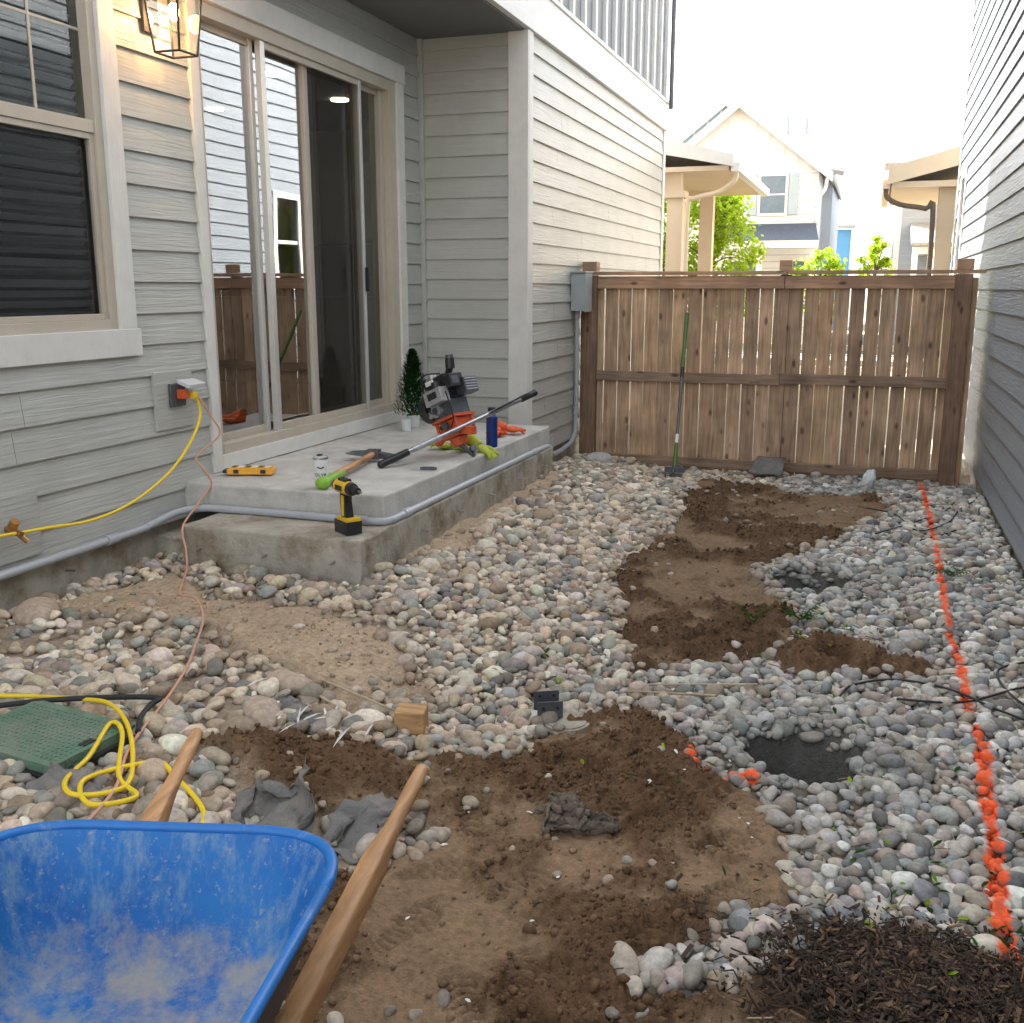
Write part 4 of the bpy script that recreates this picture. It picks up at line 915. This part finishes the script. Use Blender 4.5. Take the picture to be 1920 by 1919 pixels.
for tip,fr in((V((-.915,2.01,.56)),V((-.80,.30,.13))),(V((-1.54,2.02,.555)),V((-.97,.25,.13)))):
    dd=fr-tip;u=dd.normalized();side=u.cross(V((0,0,1))).normalized();up=side.cross(u)
    def ring(t,w,h,e):
        c_=tip+dd*t;o_=[]
        for j in range(16):
            a=2*math.pi*j/16;ca,sa=math.cos(a),math.sin(a)
            sx=math.copysign(abs(ca)**e,ca)*w/2;sz=math.copysign(abs(sa)**e,sa)*h/2;o_.append(c_+side*sx+up*sz)
        return o_
    R_=[ring(0,.018,.018,1),ring(.004,.030,.030,1),ring(.04,.036,.036,1),ring(.085,.033,.034,1),ring(.12,.035,.038,.7),ring(.17,.046,.058,.3),ring(.5,.046,.055,.25),ring(1,.042,.05,.25)]
    vs=[p for r_ in R_ for p in r_];n_=16
    fs=[(i*n_+j,i*n_+(j+1)%n_,(i+1)*n_+(j+1)%n_,(i+1)*n_+j) for i in range(len(R_)-1) for j in range(n_)]+[tuple(reversed(range(n_))),tuple(range((len(R_)-1)*n_,len(R_)*n_))]
    mb.add(vs,fs,'hick',True)
mb.build("handles",WB)
mb=MB(); wc=V((-.885,.27,.19))
nw=28
ringp=[wc+dv*.15*math.cos(2*math.pi*i/nw)+V((0,0,.15*math.sin(2*math.pi*i/nw))) for i in range(nw+1)]
mb.tube(ringp,.04,'rubber',12,1);mb.cyl(wc-lv*.03,wc+lv*.03,.11,'steel',n=24);mb.cyl(wc-lv*.10,wc+lv*.10,.012,'steel')
mb.build("wheel",WB)
mb=MB()
for s in(-1,1):
    a=C0+dv*.25+lv*s*.24;mb.tube([a+V((0,0,.38)),a+V((0,0,.05))-dv*.03,a+dv*.10+V((0,0,.02)),a+dv*.30+V((0,0,.33))],.014,'dsteel',8,4)
mb.cyl(C0+dv*.22+lv*.24+V((0,0,.2)),C0+dv*.22-lv*.24+V((0,0,.2)),.008,'dsteel');mb.build("legs",WB)
# ---------------------------------------------------------------- beyond the fence
def prism(mb,poly,y0,y1,k):
    n=len(poly);vs=[(x,y0,z) for x,z in poly]+[(x,y1,z) for x,z in poly]
    mb.add(vs,[tuple(range(n)),tuple(reversed(range(n,2*n)))]+[(i,n+i,n+(i+1)%n,(i+1)%n) for i in range(n)],k)
def rslab(mb,a,b,y0,y1,t,k):
    mb.hexa([(a[0],y0,a[1]),(b[0],y0,b[1]),(b[0],y1,b[1]),(a[0],y1,a[1]),(a[0],y0,a[1]+t),(b[0],y0,b[1]+t),(b[0],y1,b[1]+t),(a[0],y1,a[1]+t)],k)
NH=empty("neighbor_house"); mb=MB(); mb.box((-12,17,0),(-5.6,27,6.2),'beige'); mb.build("walls",NH)
mb=MB()
mb.hexa([(-5.6,15.2,4.06),(-2.02,15.2,3.34),(-2.02,19.5,3.34),(-5.6,19.5,4.06),(-5.6,15.2,4.40),(-2.02,15.2,3.42),(-2.02,19.5,3.42),(-5.6,19.5,4.40)],'shing')
mb.hexa([(-5.6,15.12,4.02),(-1.98,15.12,3.30),(-1.98,15.198,3.30),(-5.6,15.198,4.02),(-5.6,15.12,4.36),(-1.98,15.12,3.46),(-1.98,15.198,3.46),(-5.6,15.198,4.36)],'trim')
mb.box((-5.5,15.21,3.26),(-2.05,19.4,3.325),'beige'); mb.box((-2.02,15.2,3.24),(-1.90,19.5,3.36),'trimw')
mb.box((-5.5,15.4,3.02),(-2.75,15.58,3.258),'beige'); mb.box((-2.95,15.42,0),(-2.72,15.62,2.918),'beige');mb.box((-3.0,15.36,2.92),(-2.68,15.66,3.018),'beige')
mb.box((-2.95,18.4,0),(-2.72,18.62,3.258),'beige')
mb.tube([(-1.96,15.3,3.25),(-1.98,15.3,3.12),(-2.2,15.33,2.98),(-2.55,15.36,2.90),(-2.64,15.38,2.78),(-2.64,15.38,1.5),(-2.64,15.38,.1)],.036,'beige',8,4)
mb.build("porch",NH)
mb=MB();mb.hexa([(-5.4,16.7,6.2),(-5.4,27.3,6.2),(-9,27.3,8.0),(-9,16.7,8.0),(-5.4,16.7,6.35),(-5.4,27.3,6.35),(-9,27.3,8.15),(-9,16.7,8.15)],'shing');mb.build("roof",NH)
NR=empty("neighbor_house"); mb=MB(); mb.box((2.1,17,0),(8,29,6.5),'beige'); mb.build("walls",NR)
mb=MB()
mb.hexa([(.10,15.5,3.08),(2.2,15.5,3.62),(2.2,19,3.62),(.10,19,3.08),(.10,15.5,3.16),(2.2,15.5,3.85),(2.2,19,3.85),(.10,19,3.16)],'shing')
mb.hexa([(.06,15.42,3.02),(2.2,15.42,3.55),(2.2,15.498,3.55),(.06,15.498,3.02),(.06,15.42,3.24),(2.2,15.42,3.82),(2.2,15.498,3.82),(.06,15.498,3.24)],'beige')
mb.box((.12,15.51,2.98),(2.1,18.9,3.06),'beige');mb.box((-.0,15.5,2.97),(.10,19,3.09),'beige')
mb.box((.74,15.7,0),(.95,15.92,2.978),'beige')
mb.tube([(.05,15.55,2.98),(.07,15.55,2.86),(.25,15.57,2.76),(.58,15.6,2.70),(.68,15.62,2.58),(.68,15.62,.1)],.034,'bark',8,4)
mb.build("porch",NR)
CH=empty("white_gabled_house"); y=32.0
mb=MB()
prism(mb,[(-5.9,0),(-1.75,0),(-1.75,4.95),(-4.04,6.78),(-5.9,5.32)],y,y+8,'hwhite')
prism(mb,[(-8.2,0),(-3.0,0),(-3.0,5.9),(-4.6,7.05),(-8.2,4.3)],y+1.2,y+9,'hteal')
xx=-8
while xx<-3.1: mb.box((xx,y+1.17,3.6),(xx+.05,y+1.2,7.05-abs(xx+4.6)*.74),'hwhite'); xx+=.4
zz=.3
while zz<4.9: mb.box((-5.88,y-.012,zz),(-1.77,y,zz+.015),'hshut'); zz+=.19
xx=-5.6
while xx<-1.9: mb.box((xx,y-.02,4.95),(xx+.05,y,6.7-abs(xx+4.04)*.78),'trimw'); xx+=.4
mb.build("walls",CH)
mb=MB()
for (p,q,ya,yb) in(((-4.04,6.80),(-1.35,4.68),y-.35,y+8),((-4.04,6.80),(-6.3,5.02),y-.35,y+8),((-4.6,7.08),(-2.6,5.6),y+.9,y+9),((-4.6,7.08),(-8.6,4.0),y+.9,y+9)):
    rslab(mb,p,q,ya,yb,.14,'shing'); rslab(mb,(p[0],p[1]-.10),(q[0],q[1]-.10),ya-.03,ya,.27,'trimw')
mb.hexa([(-4.3,y+2.5,5.6),(-1.15,y+2.5,5.0),(-1.15,y+6.5,7.0),(-4.3,y+6.5,7.1),(-4.3,y+2.5,5.75),(-1.15,y+2.5,5.15),(-1.15,y+6.5,7.15),(-4.3,y+6.5,7.25)],'shing')
mb.box((-1.9,y+2.7,0),(-1.45,y+9,5.2),'hgray')
mb.cyl((-3.1,y+5,6.6),(-3.1,y+5,7.2),.05,'hgray');mb.cyl((-2.5,y+5,6.6),(-2.5,y+5,7.1),.05,'hgray')
mb.hexa([(-4.9,y-1.9,2.86),(-1.55,y-1.9,2.86),(-1.75,y,3.4),(-4.7,y,3.4),(-4.9,y-1.9,2.94),(-1.55,y-1.9,2.94),(-1.75,y,3.48),(-4.7,y,3.48)],'shingd')
mb.box((-4.9,y-1.95,2.72),(-1.55,y-1.91,2.92),'trimw')
mb.build("roof",CH)
mb=MB()
def win(x0,x1,z0,z1,yy,sh=True):
    mb.box((x0-.08,yy-.05,z0-.08),(x1+.08,yy-.02,z1+.08),'trimw');mb.box((x0,yy-.06,z0),(x1,yy-.051,z1),'wing');mb.box((x0,yy-.07,(z0+z1)/2-.02),(x1,yy-.061,(z0+z1)/2+.02),'trimw')
    if sh:
        for a,b in((x0-.36,x0-.1),(x1+.1,x1+.36)): mb.box((a,yy-.05,z0-.05),(b,yy-.02,z1+.05),'hshut')
win(-3.36,-2.66,3.78,4.82,y);win(-5.0,-4.5,3.75,4.35,y);win(-2.6,-2.0,1.2,2.4,y,False);win(-4.2,-3.4,1.0,2.4,y,False)
mb.box((-1.75,y-1.8,0),(-1.6,y-1.65,2.85),'trimw');mb.box((-3.2,y-1.8,0),(-3.05,y-1.65,2.85),'trimw');mb.box((-4.8,y-1.8,0),(-4.65,y-1.65,2.85),'trimw')
mb.tube([(-1.5,y-.2,4.7),(-1.55,y-.1,4.4),(-1.72,y-.05,4.1),(-1.72,y-.05,3.4)],.05,'trimw',6,3)
mb.build("windows",CH)
BH=empty("blue_house"); mb=MB(); mb.box((-2.2,44,0),(-1.05,52,3.9),'hblue'); mb.box((-1.04,43.95,0),(-.95,52,3.9),'trimw');mb.build("walls",BH)
mb=MB(); mb.hexa([(-3,43.7,3.9),(-.9,43.7,3.9),(-.9,48,5.6),(-3,48,5.6),(-3,43.7,4.05),(-.9,43.7,4.05),(-.9,48,5.75),(-3,48,5.75)],'shing'); mb.build("roof",BH)
RG=empty("gray_house"); y=31
mb=MB(); mb.box((.45,y,0),(6,y+8,5.0),'hgray'); zz=.3
while zz<4.9: mb.box((.6,y-.012,zz),(6,y-.001,zz+.02),'hshut'); zz+=.2
mb.box((.40,y-.03,0),(.56,y-.001,4.98),'trimw'); mb.box((1.0,y-1.8,2.5),(4,y-.03,2.68),'trimw');mb.hexa([(.8,y-2,2.7),(4,y-2,2.7),(4,y,3.3),(.8,y,3.3),(.8,y-2,2.78),(4,y-2,2.78),(4,y,3.38),(.8,y,3.38)],'shing');mb.box((.85,y-1.8,0),(.99,y-1.65,2.68),'trimw')
mb.build("walls",RG)
mb=MB();mb.hexa([(.02,y-.6,4.7),(6,y-.6,4.7),(6,y+4,6.7),(.02,y+4,6.7),(.02,y-.6,4.9),(6,y-.6,4.9),(6,y+4,6.9),(.02,y+4,6.9)],'shing');mb.build("roof",RG)
def tree(name,x,y,z0,z1,rx,ry,seed,nc=46,nl=70,k='leafy',ls=.11):
    T=empty(name);rnd=random.Random(seed);mb=MB()
    mb.tube([(x,y,-.05),(x+.04,y,z0*.6),(x-.02,y,z0+.2),(x,y,z0+(z1-z0)*.7)],.06,'bark',8,4,rs=(.075,.02))
    cz=(z0+z1)/2;hz=(z1-z0)/2;cl=[]
    for i in range(nc):
        a=rnd.uniform(0,6.28);u=rnd.random()**.45;t=rnd.uniform(-1,1);w=math.sqrt(max(0,1-t*t*.85))
        cl.append((V((x+rx*u*w*math.cos(a),y+ry*u*w*math.sin(a),cz+hz*t*.92)),rnd.uniform(.5,1.1)))
    for c,s in cl[:16]:
        b=V((x,y,min(c.z-.1,z0+(z1-z0)*.45)));mb.tube([b,b.lerp(c,.5)+V((0,0,.08)),c],.012,'bark',5,3,rs=(.02,.005))
    mb.build("trunk_and_limbs",T)
    mb=MB()
    for c,s in cl:
        rr_=.28*s*min(rx,1.0)
        for j in range(nl):
            v=V((rnd.gauss(0,1),rnd.gauss(0,1),rnd.gauss(0,.8)))*rr_*.62
            l=rnd.uniform(.6,1.2)*ls
            leaf(mb,c+v,l,l*.6,k,rot('Z',rnd.uniform(0,360))@rot('Y',rnd.uniform(-70,70))@rot('X',rnd.uniform(-50,50)))
    mb.build("leaves",T)
tree("maple_tree",-3.05,20.5,.9,3.45,.95,1.0,1,80,80)
tree("young_tree",-1.15,24,1.0,2.5,.55,.5,2,32,60)
tree("young_tree",-.02,24.5,1.2,2.75,.36,.4,3,24,60)
tree("maple_tree",-4.6,24,1.2,3.6,1.0,1.0,4,40,60)
mb=MB(); mb.box((-60,25.2,-.2),(60,29.2,-.012),'asph'); mb.build("road")
mb=MB(); mb.box((-60,23.6,-.2),(60,25.0,.10),'cside');mb.box((-60,25.0,-.2),(60,25.2,.13),'cside'); mb.box((-60,29.2,-.2),(60,29.4,.13),'cside'); mb.build("sidewalk")
# ---------------------------------------------------------------- light & camera
EL,AZ=40,50
W=bpy.data.worlds.new("World");SC.world=W;W.use_nodes=True;nt=W.node_tree;nt.nodes.clear()
sk=nt.nodes.new("ShaderNodeTexSky");sk.sky_type='NISHITA';sk.sun_disc=False;sk.sun_elevation=math.radians(EL);sk.sun_rotation=math.radians(360-AZ);sk.air_density=1.0;sk.dust_density=4.0;sk.ozone_density=1.0
hs=nt.nodes.new("ShaderNodeHueSaturation");hs.inputs['Saturation'].default_value=.25;hs.inputs['Value'].default_value=1.0
bg=nt.nodes.new("ShaderNodeBackground");bg.inputs[1].default_value=.82;ow=nt.nodes.new("ShaderNodeOutputWorld")
nt.links.new(sk.outputs[0],hs.inputs['Color']);nt.links.new(hs.outputs[0],bg.inputs[0]);nt.links.new(bg.outputs[0],ow.inputs[0])
S=V((-math.sin(math.radians(AZ))*math.cos(math.radians(EL)),math.cos(math.radians(AZ))*math.cos(math.radians(EL)),math.sin(math.radians(EL))))
sl=bpy.data.lights.new("sun",'SUN');sl.energy=22;sl.angle=math.radians(.5);sl.color=(1,.94,.85);so=bpy.data.objects.new("sun",sl);COL.objects.link(so);so.rotation_euler=S.to_track_quat('Z','Y').to_euler()
cd=bpy.data.cameras.new("camera");cd.lens=36;cd.sensor_width=36;cd.clip_start=.05;cd.clip_end=6000
co=bpy.data.objects.new("camera",cd);COL.objects.link(co);co.location=(0,0,1.65);co.rotation_euler=(math.radians(90-12.34),0,math.radians(19.1));SC.camera=co
SC.view_settings.view_transform='Standard';SC.view_settings.look='None';SC.view_settings.exposure=0
